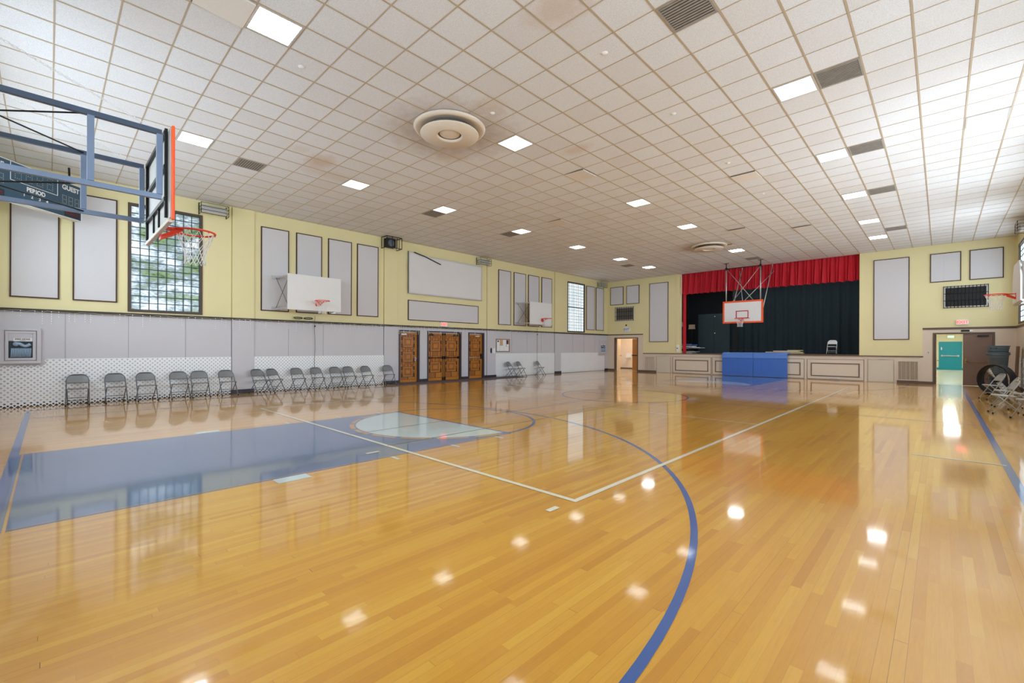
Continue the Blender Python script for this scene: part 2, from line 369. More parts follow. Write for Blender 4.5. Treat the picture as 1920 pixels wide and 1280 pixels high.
# ------------------------------------------------------------------ floor with its painted courts
def poly_arc(mb, c, r, w, a0, a1, z, n=64): mb.disc((c[0], c[1], z), r+w/2, n, r-w/2, a0, a1)
fl = MB(); fl.quad((XL-.3, YB-.1, 0), (XR+.1, YB-.1, 0), (XR+.1, YS+.01, 0), (XL-.3, YS+.01, 0))
LV = [0]
def rect(mi, x0, y0, x1, y1, lv):
    fl.cur = mi; z = .0005*lv; fl.quad((x0, y0, z), (x1, y0, z), (x1, y1, z), (x0, y1, z))
KX0, KX1 = CX-1.89, CX+1.87
BL0, BL1 = -.32, 25.6
def half(sign, yb):
    ft = yb+sign*5.94
    rect(1, KX0, min(yb, ft), KX1, max(yb, ft), 1)
    fl.cur = 3; n = 40; z = .001; rr = 1.72
    pts = [(CX-.02+rr*cos(a), ft-sign*rr*sin(a), z) for a in [pi*i/n for i in range(n+1)]]
    if sign > 0: pts = pts[::-1]
    fl.add(pts, [tuple(range(n+1))])
    fl.cur = 5                                                          # broken bare-wood ring around the aqua half disc
    for i in range(9):
        a = pi*(i+.22)/9; b = a+pi/9*.84
        fl.disc((CX-.02, ft, .0015), 1.83, 6, 1.75, *( (-b, -a) if sign > 0 else (a, b) ))
    fl.cur = 2                                                          # blue free-throw line, outer half circle
    rect(2, KX0, ft-.025, KX1, ft+.025, 4)
    fl.cur = 2; fl.disc((CX-.02, ft, .0018), 1.86, 40, 1.80, *((0, pi) if sign > 0 else (pi, 2*pi)))
    rect(5, KX0+.035, min(yb, ft), KX0+.05, max(yb, ft), 4); rect(5, KX1-.05, min(yb, ft), KX1-.035, max(yb, ft), 4)
    for yy, ln in ((2.25, .36), (3.58, .05), (4.62, .05), (5.55, .05)):
        for x0, x1 in ((KX0-.2, KX0), (KX1, KX1+.2)):
            y = yb+sign*yy; rect(3, x0, y-ln/2, x1, y+ln/2, 4)
    fl.cur = 2; rim_y = yb+sign*1.62; r3 = 6.31                          # three-point arc
    a = math.acos(min(1, (abs(yb-rim_y))/r3))
    fl.disc((CX, rim_y, .002), r3+.028, 90, r3-.028, *((-.0, pi) if sign > 0 else (pi, 2*pi)))
    for s in (-1, 1): rect(2, CX+s*r3-.028, min(yb, rim_y), CX+s*r3+.028, max(yb, rim_y), 4)
half(1, BL0); half(-1, BL1)
for x in (-15.22, .62): rect(2, x-.04, BL0, x+.04, BL1, 5)
rect(2, -15.22, BL0-.06, .62, BL0+.03, 6); rect(5, -15.0, BL0+.055, .5, BL0+.075, 8); rect(2, -15.22, BL1-.04, .62, BL1+.04, 6)
YM = 12.7
rect(2, -15.18, YM-.02, .58, YM+.02, 5)
fl.cur = 2; fl.disc((CX, YM, .003), 1.95, 64, 1.90)
VX0, VX1, VY0, VY1 = -11.95, -2.58, 3.58, 21.6                            # white volleyball court
for x in (VX0, VX1): rect(4, x-.03, VY0-.03, x+.03, VY1, 7)
for y in (VY0, ): rect(4, VX0+.03, y-.03, VX1-.03, y+.03, 7)
for y in (9.72, 15.75): rect(4, VX0+.03, y-.02, VX1-.03, y+.02, 7)
rect(4, VX1-.05, 3.18, VX1+.01, 3.33, 7); rect(4, -5.86, 3.1, -5.80, 3.3, 7)
for x0 in (-7.31, -6.08): rect(6, x0-.012, VY0, x0+.012, 11.5, 8)         # thin dark side-court lines
rect(3, -.3, 8.55, .62, 8.59, 8)
tag(fl.build('floor', ['floor', 'f_blue', 'f_line_blue', 'f_pale', 'f_white', 'f_wood', 'f_dark']), kind='structure')

# ------------------------------------------------------------------ ceiling
ce = MB(); ce.quad((XL-.3, YB-.1, ZC), (XL-.3, YS+.15, ZC), (XR+.1, YS+.15, ZC), (XR+.1, YB-.1, ZC)); ce.cur = 1
i = -18
for i in range(-18, 15):
    x = GX+i*PX
    if XL < x < XR: ce.box(x-.013, YB, ZC-.006, x+.013, YS, ZC+.002)
for j in range(-7, 42):
    y = GY+j*PY
    if YB < y < YS: ce.box(XL, y-.009, ZC-.004, XR, y+.009, ZC+.002)
tag(ce.build('ceiling', ['tile', 'tbar']), kind='structure')

# ------------------------------------------------------------------ walls (each one mesh with its openings)
ZT = 2.40                                                                # height of the dado trim
def wall_with_holes(axis, at, thick, u0, u1, v0, v1, holes, name, band, lo, hi):
    us = sorted({u0, u1, *[h[0] for h in holes], *[h[2] for h in holes]}); vs = sorted({v0, v1, band, *[h[1] for h in holes], *[h[3] for h in holes]})
    us = [u for u in us if u0 <= u <= u1]; vs = [v for v in vs if v0 <= v <= v1]
    mb = MB()
    for a, b in zip(us, us[1:]):
        for c, d in zip(vs, vs[1:]):
            m = ((a+b)/2, (c+d)/2)
            if any(h[0] < m[0] < h[2] and h[1] < m[1] < h[3] for h in holes): continue
            mb.cur = 0 if m[1] < band else 1
            if axis == 'x': mb.box(at, a, c, at+thick, b, d)
            else: mb.box(a, at, c, b, at+thick, d)
    return tag(mb.build(name, [lo, hi]), kind='structure')
DOORS_L = [(10.10, 0, 11.13, 2.23), (11.53, 0, 13.47, 2.23), (13.89, 0, 14.93, 2.23)]
WIN_L = [(1.50, 2.47, 3.24, 5.51), (21.74, 2.47, 23.56, 5.54)]
wall_with_holes('x', XL, -.25, YB, YS, 0, ZC, DOORS_L+WIN_L, 'wall_left', ZT, 'grey_wall', 'yellow')
WIN_R = [(a, 2.47, b, 5.5 if a > 22 else 4.95) for a, b in ((1.5, 4.6), (5.2, 8.8), (10.4, 14.4), (15.4, 17.4), (19.8, 21.8), (22.6, 25.6))]  # all but the last are added out of view to bring in light
wall_with_holes('x', XR, .25, YB, YS, 0, ZC, WIN_R, 'wall_right', ZT, 'beige', 'yellow')
ADDED_WIN_B = [(a, 2.6, a+3.0, 5.0) for a in (-14.6, -11.0, -4.6)]  # rear windows added behind the camera to light the gym
wall_with_holes('y', YB, -.25, XL, XR, 0, ZC, ADDED_WIN_B, 'wall_back', ZT, 'grey_wall', 'yellow')
ST0, ST1, ZS = -11.26, -2.73, 1.20                                       # stage opening
FD_L, FD_R = (-15.73, 0, -14.0, 2.19), (-.24, 0, 1.57, 2.2)
w = MB()
def wf(m, x0, z0, x1, z1, y0=YS, y1=YS+.25): w.cur = m; w.box(x0, y0, z0, x1, y1, z1)
wf(0, XL, 0, FD_L[0], ZT); wf(0, FD_L[0], FD_L[3], FD_L[2], ZT); wf(0, FD_L[2], 0, -13.66, ZT)
wf(1, XL, ZT, -13.66, ZC); wf(1, -13.66, ZS, ST0, ZC); wf(1, ST1, ZS, -.56, ZC); wf(1, -.56, ZT, XR, ZC)
wf(0, -.56, 0, FD_R[0], ZT); wf(0, FD_R[0], FD_R[3], FD_R[2], ZT); wf(0, FD_R[2], 0, XR, ZT)
wf(0, -13.66, 0, -.56, ZS-.02, YS+.005, YS+.2)
wf(1, ST0-.22, ZS, ST0, ZC, YS-.05, YS); wf(1, ST1, ZS, ST1+.05, ZC, YS-.04, YS)
tag(w.build('wall_far', ['beige', 'yellow']), kind='structure')
# pilasters on the left wall
for i, (a, b) in enumerate(((4.03, 4.66), (9.41, 10.02), (15.10, 15.70), (20.50, 21.08))):
    p = MB(); p.box(XL, a, 0, XL+.035, b, ZT); p.cur = 1; p.box(XL, a, ZT, XL+.035, b, ZC)
    p.cur = 2; p.box(XL, a-.02, ZT, XL+.006, a, ZC); p.cur = 3; p.box(XL, a-.018, 0, XL+.006, a, ZT)     # shading line along the pilaster edge, painted as darker strips
    tag(p.build('trim_%d' % (i+1), ['grey_wall', 'yellow', mat('olive_joint', srgb(176, 160, 84), .6), mat('dark_joint', srgb(104, 100, 104), .6)]), kind='structure')
# dado trims
t = MB(); t.box(XL, YB, ZT-.045, XL+.05, YS, ZT+.03); tag(t.build('trim_5', 'dark_trim'), kind='structure')
t = MB(); t.box(XL, YS-.03, ZT-.04, -13.66, YS, ZT+.02); tag(t.build('trim_6', 'brown_trim'), kind='structure')
t = MB(); t.box(-.56, YS-.03, ZT-.06, XR, YS, ZT+.02); tag(t.build('trim_7', 'brown_trim'), kind='structure')
t = MB(); t.box(XR-.03, YB, ZT-.06, XR, YS, ZT+.02); tag(t.build('trim_8', 'brown_trim'), kind='structure')
SEAM = mat('grey_seam_batten', srgb(168, 166, 174), .5); SEAMY = mat('olive_seam', srgb(186, 170, 92), .6); SEAMG = mat('dark_seam', srgb(112, 108, 112), .6)
for k_, y in enumerate((.28, 1.52, 2.82, 5.74, 6.95, 16.9, 18.1, 19.3, 22.3, 23.5, 24.7)):
    t = MB(); t.box(XL, y-.008, 0, XL+.004, y+.008, ZT-.045); tag(t.build('trim_%d' % (20+k_), SEAM), kind='structure')
# baseboards
for a, c in ((YB, 4.0), (4.67, 9.41), (15.72, 20.48), (21.1, 25.87)):
    b = MB(); b.box(XL, a, 0, XL+.0015, c, .10); tag(b.build('baseboard_left', 'black_base'), kind='structure')
for a, c in ((4.0, 4.67), (9.41, 10.10), (11.13, 11.53), (13.47, 13.89), (14.93, 15.72), (20.48, 21.1), (25.87, YS)):
    b = MB(); b.box(XL, a, 0, XL+.055, c, .13); tag(b.build('baseboard_left', 'black_base'), kind='structure')
for a, c in ((XL, FD_L[0]), (FD_L[2], -12.75), (-1.40, FD_R[0]), (FD_R[2], XR)):
    b = MB(); b.box(a, YS-.04, 0, c, YS, .11); tag(b.build('baseboard_far', 'brown_trim'), kind='structure')
b = MB(); b.box(XR-.03, YB, 0, XR, YS, .11); tag(b.build('baseboard_right', 'brown_trim'), kind='structure')

# ------------------------------------------------------------------ glass block windows
def glass_window(name, plane, at, u0, v0, u1, v1, nu, nv, gm, depth, sgn=1, mid=False):
    fr = MB(); w = .07
    fr.frame(plane, at-sgn*.06, u0, v0, u1, v1, w, sgn*.08)
    root = fr.build(name, 'win_frame'); tag(root, kind='structure')
    mo = MB(); g = MB(); du = (u1-u0-2*w)/nu; dv = (v1-v0-2*w)/nv
    def bx(mb, a, b, c, d, x0, x1):
        if plane == 'x': mb.box(x0, a, b, x1, c, d)
        else: mb.box(a, x0, b, c, x1, d)
    bx(mo, u0+w, v0+w, u1-w, v1-w, at-sgn*.10, at-sgn*.095)
    for i in range(nu+1): bx(mo, u0+w+i*du-.008, v0+w, u0+w+i*du+.008, v1-w, at-sgn*.095, at-sgn*.03)
    for j in range(nv+1): bx(mo, u0+w, v0+w+j*dv-.008, u1-w, v0+w+j*dv+.008, at-sgn*.095, at-sgn*.03)
    if mid: bx(mo, u0+w, (v0+v1)/2-.03, u1-w, (v0+v1)/2+.03, at-sgn*.095, at-sgn*.01)
    for i in range(nu):
        for j in range(nv):
            a, b = u0+w+i*du+.008, v0+w+j*dv+.008; c, d = u0+w+(i+1)*du-.008, v0+w+(j+1)*dv-.008; q = .02
            lo, hi = at-sgn*.055, at-sgn*.04
            P = [(lo, a, b), (lo, c, b), (lo, c, d), (lo, a, d), (hi, a+q, b+q), (hi, c-q, b+q), (hi, c-q, d-q), (hi, a+q, d-q)]
            if plane == 'y': P = [(y, x, z) for x, y, z in P]
            fs = [(4, 5, 6, 7), (0, 1, 5, 4), (1, 2, 6, 5), (2, 3, 7, 6), (3, 0, 4, 7)]
            g.add(P, fs, False)
    mo.build('mortar_grid', 'mortar', root); o = g.build('glass_blocks', gm, root)
    return root
glass_window('window_1', 'x', XL, *WIN_L[0], 8, 15, 'glass_left', .1)
glass_window('window_2', 'x', XL, *WIN_L[1], 9, 16, 'glass_far', .1, mid=True)
for i, h in enumerate(WIN_R): glass_window('window_%d' % (i+3), 'x', XR, *h, 8 if h[2]-h[0] > 2.1 else 5, 14, ('glass_right_soft', 'glass_right_soft', 'glass_right', 'glass_right', 'glass_right', 'glass_right_dim')[i], .1, -1)  # only the farthest is in view, the others are added light sources
for i, h in enumerate(ADDED_WIN_B): glass_window('window_%d' % (i+9), 'y', YB, *h, 10, 12, 'glass_back', .1, 1)  # added glowing panes, never in view

# ------------------------------------------------------------------ acoustic panels
def panel(name, plane, at, sgn, u0, v0, u1, v1, label, group=None, seam=None, cat='acoustic panel', w=.03):
    if plane == 'x': loc = (at, (u0+u1)/2, v0)
    else: loc = ((u0+u1)/2, at, v0)
    r = thing(name, label, cat, loc, 0, group); hw = (u1-u0)/2; H = v1-v0
    f = MB(); f.frame(plane, 0, -hw, 0, hw, H, w, sgn*.04); f.build('panel_frame', 'panel_frame', r)
    g = MB()
    def b(mb, a, c, d, e, t):
        if plane == 'x': mb.box(0, a, c, sgn*t, d, e)
        else: mb.box(a, 0, c, d, sgn*t, e)
    b(g, -hw+w, w, hw-w, H-w, .03)
    if seam: g.cur = 1; b(g, seam-.004, w, seam+.004, H-w, .0315)
    g.build('fabric_face', ['fabric', 'grey_back'], r); return r
panel('acoustic_panel', 'x', XL, 1, -.68, 2.70, .17, 5.50, 'tall grey panel with brown frame, leftmost on the left wall behind the scoreboard')
panel('acoustic_panel', 'x', XL, 1, .41, 2.70, 1.28, 5.50, 'tall grey panel with brown frame just left of the near glass block window')
for i, (a, b) in enumerate(((4.86, 5.74), (5.98, 6.88), (7.11, 8.02), (8.24, 9.14))):
    panel('acoustic_panel', 'x', XL, 1, a, 2.71, b, 5.51, ('first of four tall panels above the folding chairs, beside the hoop bracket', 'second of four tall panels above the folding chairs, half hidden behind the side backboard', 'third of four tall panels above the folding chairs, right edge behind the side backboard', 'fourth of four tall panels above the folding chairs, clear of the backboard')[i], 'tall panels of the near left bay')
panel('acoustic_panel', 'x', XL, 1, 10.53, 2.66, 14.51, 3.52, 'long low horizontal grey panel below the white screen and above the doors')
for i, (a, b) in enumerate(((15.88, 16.79), (17.02, 17.96), (18.16, 19.07), (19.29, 20.22))):
    panel('acoustic_panel', 'x', XL, 1, a, 2.68, b, 5.50, ('leftmost of four tall panels around the farther side hoop', 'second of four tall panels around the farther side hoop, behind its bracket', 'third of four tall panels around the farther side hoop, above its backboard', 'rightmost of four tall panels around the farther side hoop')[i], 'tall panels of the far left bay')
panel('acoustic_panel', 'x', XL, 1, 23.71, 2.66, 24.64, 5.47, 'narrow tall panel just right of the far glass block window')
panel('acoustic_panel', 'x', XL, 1, 24.81, 2.66, 25.72, 5.47, 'narrow tall panel on the left wall nearest the far corner, below a caged light')
panel('acoustic_panel', 'y', YS, -1, -16.03, 4.37, -15.06, 5.56, 'small square panel nearest the left corner on the stage wall')
panel('acoustic_panel', 'y', YS, -1, -14.83, 4.38, -13.92, 5.57, 'small square panel above the open left doorway, second from the corner')
panel('acoustic_panel', 'y', YS, -1, -13.22, 1.90, -11.99, 5.56, 'large tall panel left of the stage opening')
panel('acoustic_panel', 'y', YS, -1, -2.22, 1.92, -.99, 5.56, 'large tall panel right of the stage opening')
panel('acoustic_panel', 'y', YS, -1, -.33, 4.35, .61, 5.57, 'small square panel with a centre seam right of the stage, above the exit sign', seam=-.05)
panel('acoustic_panel', 'y', YS, -1, .85, 4.35, 1.80, 5.57, 'small square panel nearest the right corner on the stage wall')

# ------------------------------------------------------------------ white screen sheet
r = thing('projection_screen', 'wide white canvas sheet hanging crookedly above the doors on left wall', 'screen', (XL+.07, 12.6, 3.80))
m = MB(); nu, nv = 40, 16
vs = []
for j in range(nv+1):
    for i in range(nu+1):
        u, v = i/nu, j/nv; y = -2.08+4.18*u; top = 1.78-.10*min(1, u*4) if u < .9 else 1.68
        vs.append((.012*sin(u*9+v*3)*(1-v)+.02*sin((u*1.6+v*.55)*22)*max(0, .3-u)*3*v, y, v*top))
m.add(vs, [(j*(nu+1)+i, j*(nu+1)+i+1, (j+1)*(nu+1)+i+1, (j+1)*(nu+1)+i) for j in range(nv) for i in range(nu)], True)
o = m.build('sheet', 'canvas', r); sd = o.modifiers.new('s', 'SOLIDIFY'); sd.thickness = .004
m = MB(); m.bar((.015, -2.1, 0), (.015, -2.1, 1.78), .02); m.build('edge_strip', 'black_metal', r)
m = MB(); m.tube([(.03, -1.82, 1.76), (.035, -1.3, 1.66), (.03, -.42, 1.42)], .022, 6); m.build('roller_tube', 'black_metal', r)
m = MB(); m.tube([(.02, -2.1, -.01), (.02, 2.1, -.01)], .012, 6); m.build('bottom_bar', 'alu', r)

# ------------------------------------------------------------------ string lights along the trim
r = thing('string_lights', 'icicle string lights with clear bulbs strung along dark wall trim', 'string lights', (XL+.06, 0, ZT-.03))
m = MB(); pts = []; y = YB+.3
while y < 20.4: pts.append((.012+.006*rnd.random(), y, .02*rnd.uniform(-1, 1)+.01*sin(y*9))); y += .12
m.tube(pts, .004, 4); m.build('cord', 'amber', r)
d = MB(); b = MB(); y = YB+.35
while y < 20.3:
    L_ = rnd.choice((.06, .12, .22, .3)) if rnd.random() < .7 else .03
    x0 = .012; d.tube([(x0, y, 0), (x0+.01, y+rnd.uniform(-.02, .02), -L_*.5), (x0, y+rnd.uniform(-.02, .02), -L_)], .0022, 3)
    for q in range(int(L_/.06)+1): b.box(x0-.006, y-.007, -L_+q*.06-.012, x0+.008, y+.007, -L_+q*.06+.012)
    y += rnd.uniform(.1, .24)
b2 = len(d.v); d.v += b.v; d.f += [tuple(i+b2 for i in f) for f in b.f]; d.mi += [1]*len(b.f); d.sm += b.sm
d.build('icicle_strands', ['amber', 'white_plastic'], r)['kind'] = 'stuff'

# ------------------------------------------------------------------ white lattice panels
def lattice(plane, at, sgn, u0, u1, z0, z1, label, notch=None):
    p = .055; h = .027; T = .012; m = MB(); nu = int(round((u1-u0)/p)); nv = int(round((z1-z0)/p))
    for i in range(nu+1):
        for j in range(nv+1):
            if (i+j) % 2: continue
            u, v = u0+i*p, z0+j*p
            if notch and notch[0] < u < notch[1] and v > notch[2]: continue
            def cl(a, b): return (min(max(a, u0), u1), min(max(b, z0-p*.9), z1))
            O = [cl(u+p, v), cl(u, v+p), cl(u-p, v), cl(u, v-p)]; I = [(u+h, v), (u, v+h), (u-h, v), (u, v-h)]
            if not (u0 <= u-h and u+h <= u1 and v+h <= z1): I = [(u+.001, v), (u, v+.001), (u-.001, v), (u, v-.001)]; I = [cl(a, b) for a, b in I]
            def P(q, t): return (at+sgn*t, q[0], q[1]) if plane == 'x' else (q[0], at+sgn*t, q[1])
            vs = [P(q, T+.006) for q in O]+[P(q, T+.006) for q in I]+[P(q, .002) for q in I]+[P(q, .002) for q in O]
            fs = [(k, (k+1) % 4, 4+(k+1) % 4, 4+k) for k in range(4)]+[(4+k, 4+(k+1) % 4, 8+(k+1) % 4, 8+k) for k in range(4)]
            m.add(vs, fs, False)
    return tag(m.build('lattice_panel', 'lattice'), label, 'lattice', 'white plastic lattice along the walls')
lattice('x', XL, 1, -1.25, 4.01, .04, 1.18, 'white diamond lattice at left wall under the fire hose cabinet and the near window', notch=(-1.3, -.08, 1.0))
lattice('x', XL, 1, 4.67, 9.40, .04, 1.18, 'white diamond lattice behind the chairs below the nearer side hoop')
lattice('x', XL, 1, 15.71, 20.48, .04, 1.21, 'white diamond lattice behind three chairs below the farther side hoop')
lattice('x', XL, 1, 21.09, 25.86, .04, 1.21, 'white diamond lattice at the far left corner, no chairs in front', notch=(25.1, 26.1, 1.0))
lattice('x', XR, -1, 14.0, 25.2, .04, 1.21, 'white diamond lattice at the right wall behind the pale chairs')

# ------------------------------------------------------------------ carved wooden doors on the left wall
def carved_leaf(name, y0, y1, z0, z1, x, parent, nrow):
    m = MB(); d = .03; m.cur = 1; m.box(x-.045, y0, z0, x, y1, z1)
    Wd, Hd = y1-y0, z1-z0; m.cur = 0; s = .07*Wd/.86+.02
    m.box(x, y0, z0, x+.022, y0+s, z1); m.box(x, y1-s, z0, x+.022, y1, z1); m.box(x, y0+s, z0, x+.022, y1-s, z0+.12); m.box(x, y0+s, z1-.1, x+.022, y1-s, z1)
    a0, a1 = y0+s+.012, y1-s-.012; c0, c1 = z0+.132, z1-.112; ym = (a0+a1)/2; hh = (c1-c0)/nrow; w = a1-a0
    def bl(mi, a, b, c, e, t=.018): m.cur = mi; m.box(x, a, b, x+t, c, e)
    g = .008
    for k in range(nrow):
        zc = c0+hh*(k+.5); q = min(w, hh)
        r0, r1, r2 = q*.17, q*.29, q*.41
        bl(0, ym-r0, zc-r0*.8, ym+r0, zc+r0*.8, .024)                    # centre block
        for (ri, ro, mi) in ((r0+g, r1-g, 2), (r1, r2-g*1.5, 0)):
            bl(mi, ym-ro, zc+ri*.85, ym+ro, zc+ro*.85); bl(mi, ym-ro, zc-ro*.85, ym+ro, zc-ri*.85)
            bl(mi, ym-ro, zc-ri*.85+g, ym-ri, zc+ri*.85-g); bl(mi, ym+ri, zc-ri*.85+g, ym+ro, zc+ri*.85-g)
        for s_ in (-1, 1):                                               # side keys
            e0, e1 = sorted((ym+s_*(r2+g*.5), ym+s_*(w/2)))
            bl(2, e0, zc-.11*q, e1, zc-.01); bl(0, e0, zc+.01, e1, zc+.11*q)
        zt = zc+r2*.85+g; ze = c0+hh*(k+1)+(hh*.5-r2*.85)-g if k < nrow-1 else c1
        zb = zt
        bl(0, ym-.018, zt, ym+.018, ze-g)                                # vertical link and stepped blocks to its sides
        for s_ in (-1, 1):
            for n_, (f0, f1) in enumerate(((.04, .2), (.22, .36), (.38, .5))):
                e0, e1 = sorted((ym+s_*(f0*w+.01), ym+s_*(f1*w)))
                zz = (zt+ze)/2; bl((0, 2, 0)[n_], e0, zt if n_ != 1 else zt-.03, e1, zz-g/2); bl((2, 0, 2)[n_], e0, zz+g/2, e1, ze-g)
    # bottom fillers
    zb = c0+hh*.5-min(w, hh)*.41*.85-g
    if zb > c0+.02: bl(2, a0, c0, ym-.02, zb-g); bl(0, ym+.02, c0, a1, zb-g)
    return m.build(name, ['door_wood', 'door_groove', 'door_wood2'], parent)
def jamb(parent, y0, y1, z1):
    m = MB(); t = .06
    m.box(XL-.24, y0, 0, XL+.02, y0+t, z1); m.box(XL-.24, y1-t, 0, XL+.02, y1, z1); m.box(XL-.24, y0+t, z1-t, XL+.02, y1-t, z1)
    m.box(XL-.25, y0+t, 0, XL-.14, y1-t, .015)
    return m.build('door_jamb', mat('dark_jamb_paint', srgb(62, 58, 66), .5), parent)
XD = XL-.12
def doorroot(n, loc): r = bpy.data.objects.new('door_%d' % n, None); COL.objects.link(r); r['kind'] = 'structure'; return r
def closer(r, y, m_, w_=.26, x=XD+.02):
    m = MB(); m.box(x, y, 2.03, x+.06, y+w_, 2.09); m.bar((x+.03, y+w_*.8, 2.10), (x+.10, y+w_*.3, 2.145), .018); m.build('door_closer', m_, r)
d1 = doorroot(1, None); jamb(d1, 10.10, 11.13, 2.23); carved_leaf('door_leaf', 10.17, 11.06, .015, 2.16, XD, d1, 3); closer(d1, 10.25, 'alu')
m = MB(); m.tube([(XD+.02, 10.98, 1.02), (XD+.075, 10.98, 1.02)], .012); m.lathe([(0, .06), (.02, .06), (.03, .075), (.026, .1), (0, .105)], (XD, 10.98, 1.02), 12, 'x'); m.box(XD+.02, 10.955, .92, XD+.026, 11.005, 1.1); m.build('door_knob', 'galv', d1)
d2 = doorroot(2, None); jamb(d2, 11.53, 13.47, 2.23)
carved_leaf('door_leaf', 11.60, 12.49, .015, 2.16, XD, d2, 2); carved_leaf('door_leaf', 12.51, 13.40, .015, 2.16, XD, d2, 2)
for y0, y1, e in ((11.64, 12.47, 12.44), (12.53, 13.36, 12.56)):
    m = MB(); m.tube([(XD+.10, y0, 1.04), (XD+.10, y1, 1.04)], .018); m.box(XD+.02, y0, .99, XD+.10, y0+.05, 1.09); m.box(XD+.02, y1-.05, .99, XD+.10, y1, 1.09)
    m.box(XD+.02, e-.03, .98, XD+.12, e+.03, 1.10); m.build('panic_bar', 'black_metal', d2)
for y in (12.44, 12.56):
    m = MB(); m.tube([(XD+.05, y, .1), (XD+.05, y, 2.1)], .010, 6); m.box(XD+.02, y-.03, .02, XD+.08, y+.03, .16); m.box(XD+.02, y-.02, 2.06, XD+.08, y+.02, 2.16); m.build('latch_rod', 'black_metal', d2)
closer(d2, 11.66, 'black_metal'); closer(d2, 13.06, 'black_metal')
d3 = doorroot(3, None); jamb(d3, 13.89, 14.93, 2.23); carved_leaf('door_leaf', 13.96, 14.86, .015, 2.16, XD, d3, 2); closer(d3, 14.40, 'alu')
m = MB(); m.tube([(XD+.07, 14.0, 1.02), (XD+.07, 14.84, 1.02)], .014); m.box(XD+.02, 14.0, .99, XD+.08, 14.03, 1.05); m.build('panic_bar', 'galv', d3)
m = MB(); m.box(XD+.02, 14.75, .96, XD+.10, 14.84, 1.2); m.build('lock_case', 'black_metal', d3)
m = MB(); m.box(XL+.03, 9.70, 0, XL+1.0, 17.0, .012); tag(m.build('floor_runner', 'mat_rubber'), 'long brown rubber runner mat on floor in front of the carved doors', 'mat')

# ------------------------------------------------------------------ folding chairs
def make_chair(label, group):
    t = thing('folding_chair', label, 'chair', (0, 0, 0), 0, group); w = .205
    # faces +x; long inverted-U frame from the back top down to the front feet
    def fx(z): return .245-.45*(z/.78)
    m = MB(); pts = [(fx(0), -w-.012, .01), (fx(.3), -w-.006, .3), (fx(.62), -w, .62)]
    for i in range(7): a = pi/2*i/6; pts.append((fx(.62+.15*sin(a)), -w+.13*(1-cos(a)), .62+.15*sin(a)))
    pts += [(x, -y, z) for x, y, z in reversed(pts)]
    m.tube(pts, .0125, 8); m.build('front_frame', 'chair_frame', t)
    for s in (-1, 1):                                                   # rear legs slope back from the seat front
        m = MB(); m.tube([(.16, s*(w-.012), .42), (-.02, s*(w-.014), .25), (-.24, s*(w-.016), .01)], .011, 8); m.build('leg', 'chair_frame', t)
        f = MB(); f.lathe([(0, 0), (.017, 0), (.017, .03), (.013, .035)], (.245, s*(w+.012), 0), 10); f.build('foot_cap', 'rubber', t)
        f = MB(); f.lathe([(0, 0), (.015, 0), (.015, .03), (.012, .035)], (-.24, s*(w-.016), 0), 10); f.build('foot_cap', 'rubber', t)
    m = MB(); m.tube([(fx(.20), -w, .20), (fx(.20), w, .20)], .008, 6); m.tube([(-.158, -w+.02, .10), (-.158, w-.02, .10)], .008, 6); m.tube([(-.084, -w+.015, .18), (-.084, w-.015, .18)], .007, 6); m.build('crossbar', 'chair_frame', t)
    m = MB(); n = 10; top = []; 
    out = []
    for i in range(40):                                                 # rounded seat pan with dished top
        a = 2*pi*i/40; c, s_ = cos(a), sin(a); e = .55
        out.append((.03+.20*abs(c)**e*(1 if c > 0 else -1), .19*abs(s_)**e*(1 if s_ > 0 else -1)*(1.0 if c > 0 else .96)))
    rings = [(1.0, .405), (1.0, .428), (.93, .436), (.6, .428), (.0, .424)]
    vs = []
    for f_, z in rings: vs += [(.03+(x-.03)*f_, y*f_, z+(.012*(x-.03)/.2)*1) for x, y in out]
    fs = [(k*40+i, k*40+(i+1) % 40, (k+1)*40+(i+1) % 40, (k+1)*40+i) for k in range(4) for i in range(40)]
    m.add(vs, fs+[tuple(range(40))[::-1]], True); m.build('seat', 'chair_grey', t)
    m = MB(); vs = []; nu, nv = 16, 6                                    # curved back panel
    for side in (0, 1):
        for j in range(nv+1):
            for i in range(nu+1):
                u = -1+2*i/nu; z = .555+.205*j/nv; hw = w-.004
                if z > .64: hw = (w-.13)+.126*math.sqrt(max(0, 1-((z-.64)/.135)**2))
                y = u*hw; vs.append((fx(z)-.035*(1-u*u)+(.012 if side else 0), y, z))
    o_ = (nu+1)*(nv+1)
    for j in range(nv):
        for i in range(nu):
            a = j*(nu+1)+i; q = (a, a+1, a+nu+2, a+nu+1); m.sm += [True]*2; m.mi += [0]*2; m.f += [q[::-1], tuple(k+o_ for k in q)]
    for i in range(nu):
        for j in (0, nv): a = j*(nu+1)+i; m.f.append((a, a+1, a+1+o_, a+o_)); m.sm.append(False); m.mi.append(0)
    m.v += vs; m.build('backrest', 'chair_grey', t)
    return t
G1 = 'grey folding chairs in a row along the left wall'
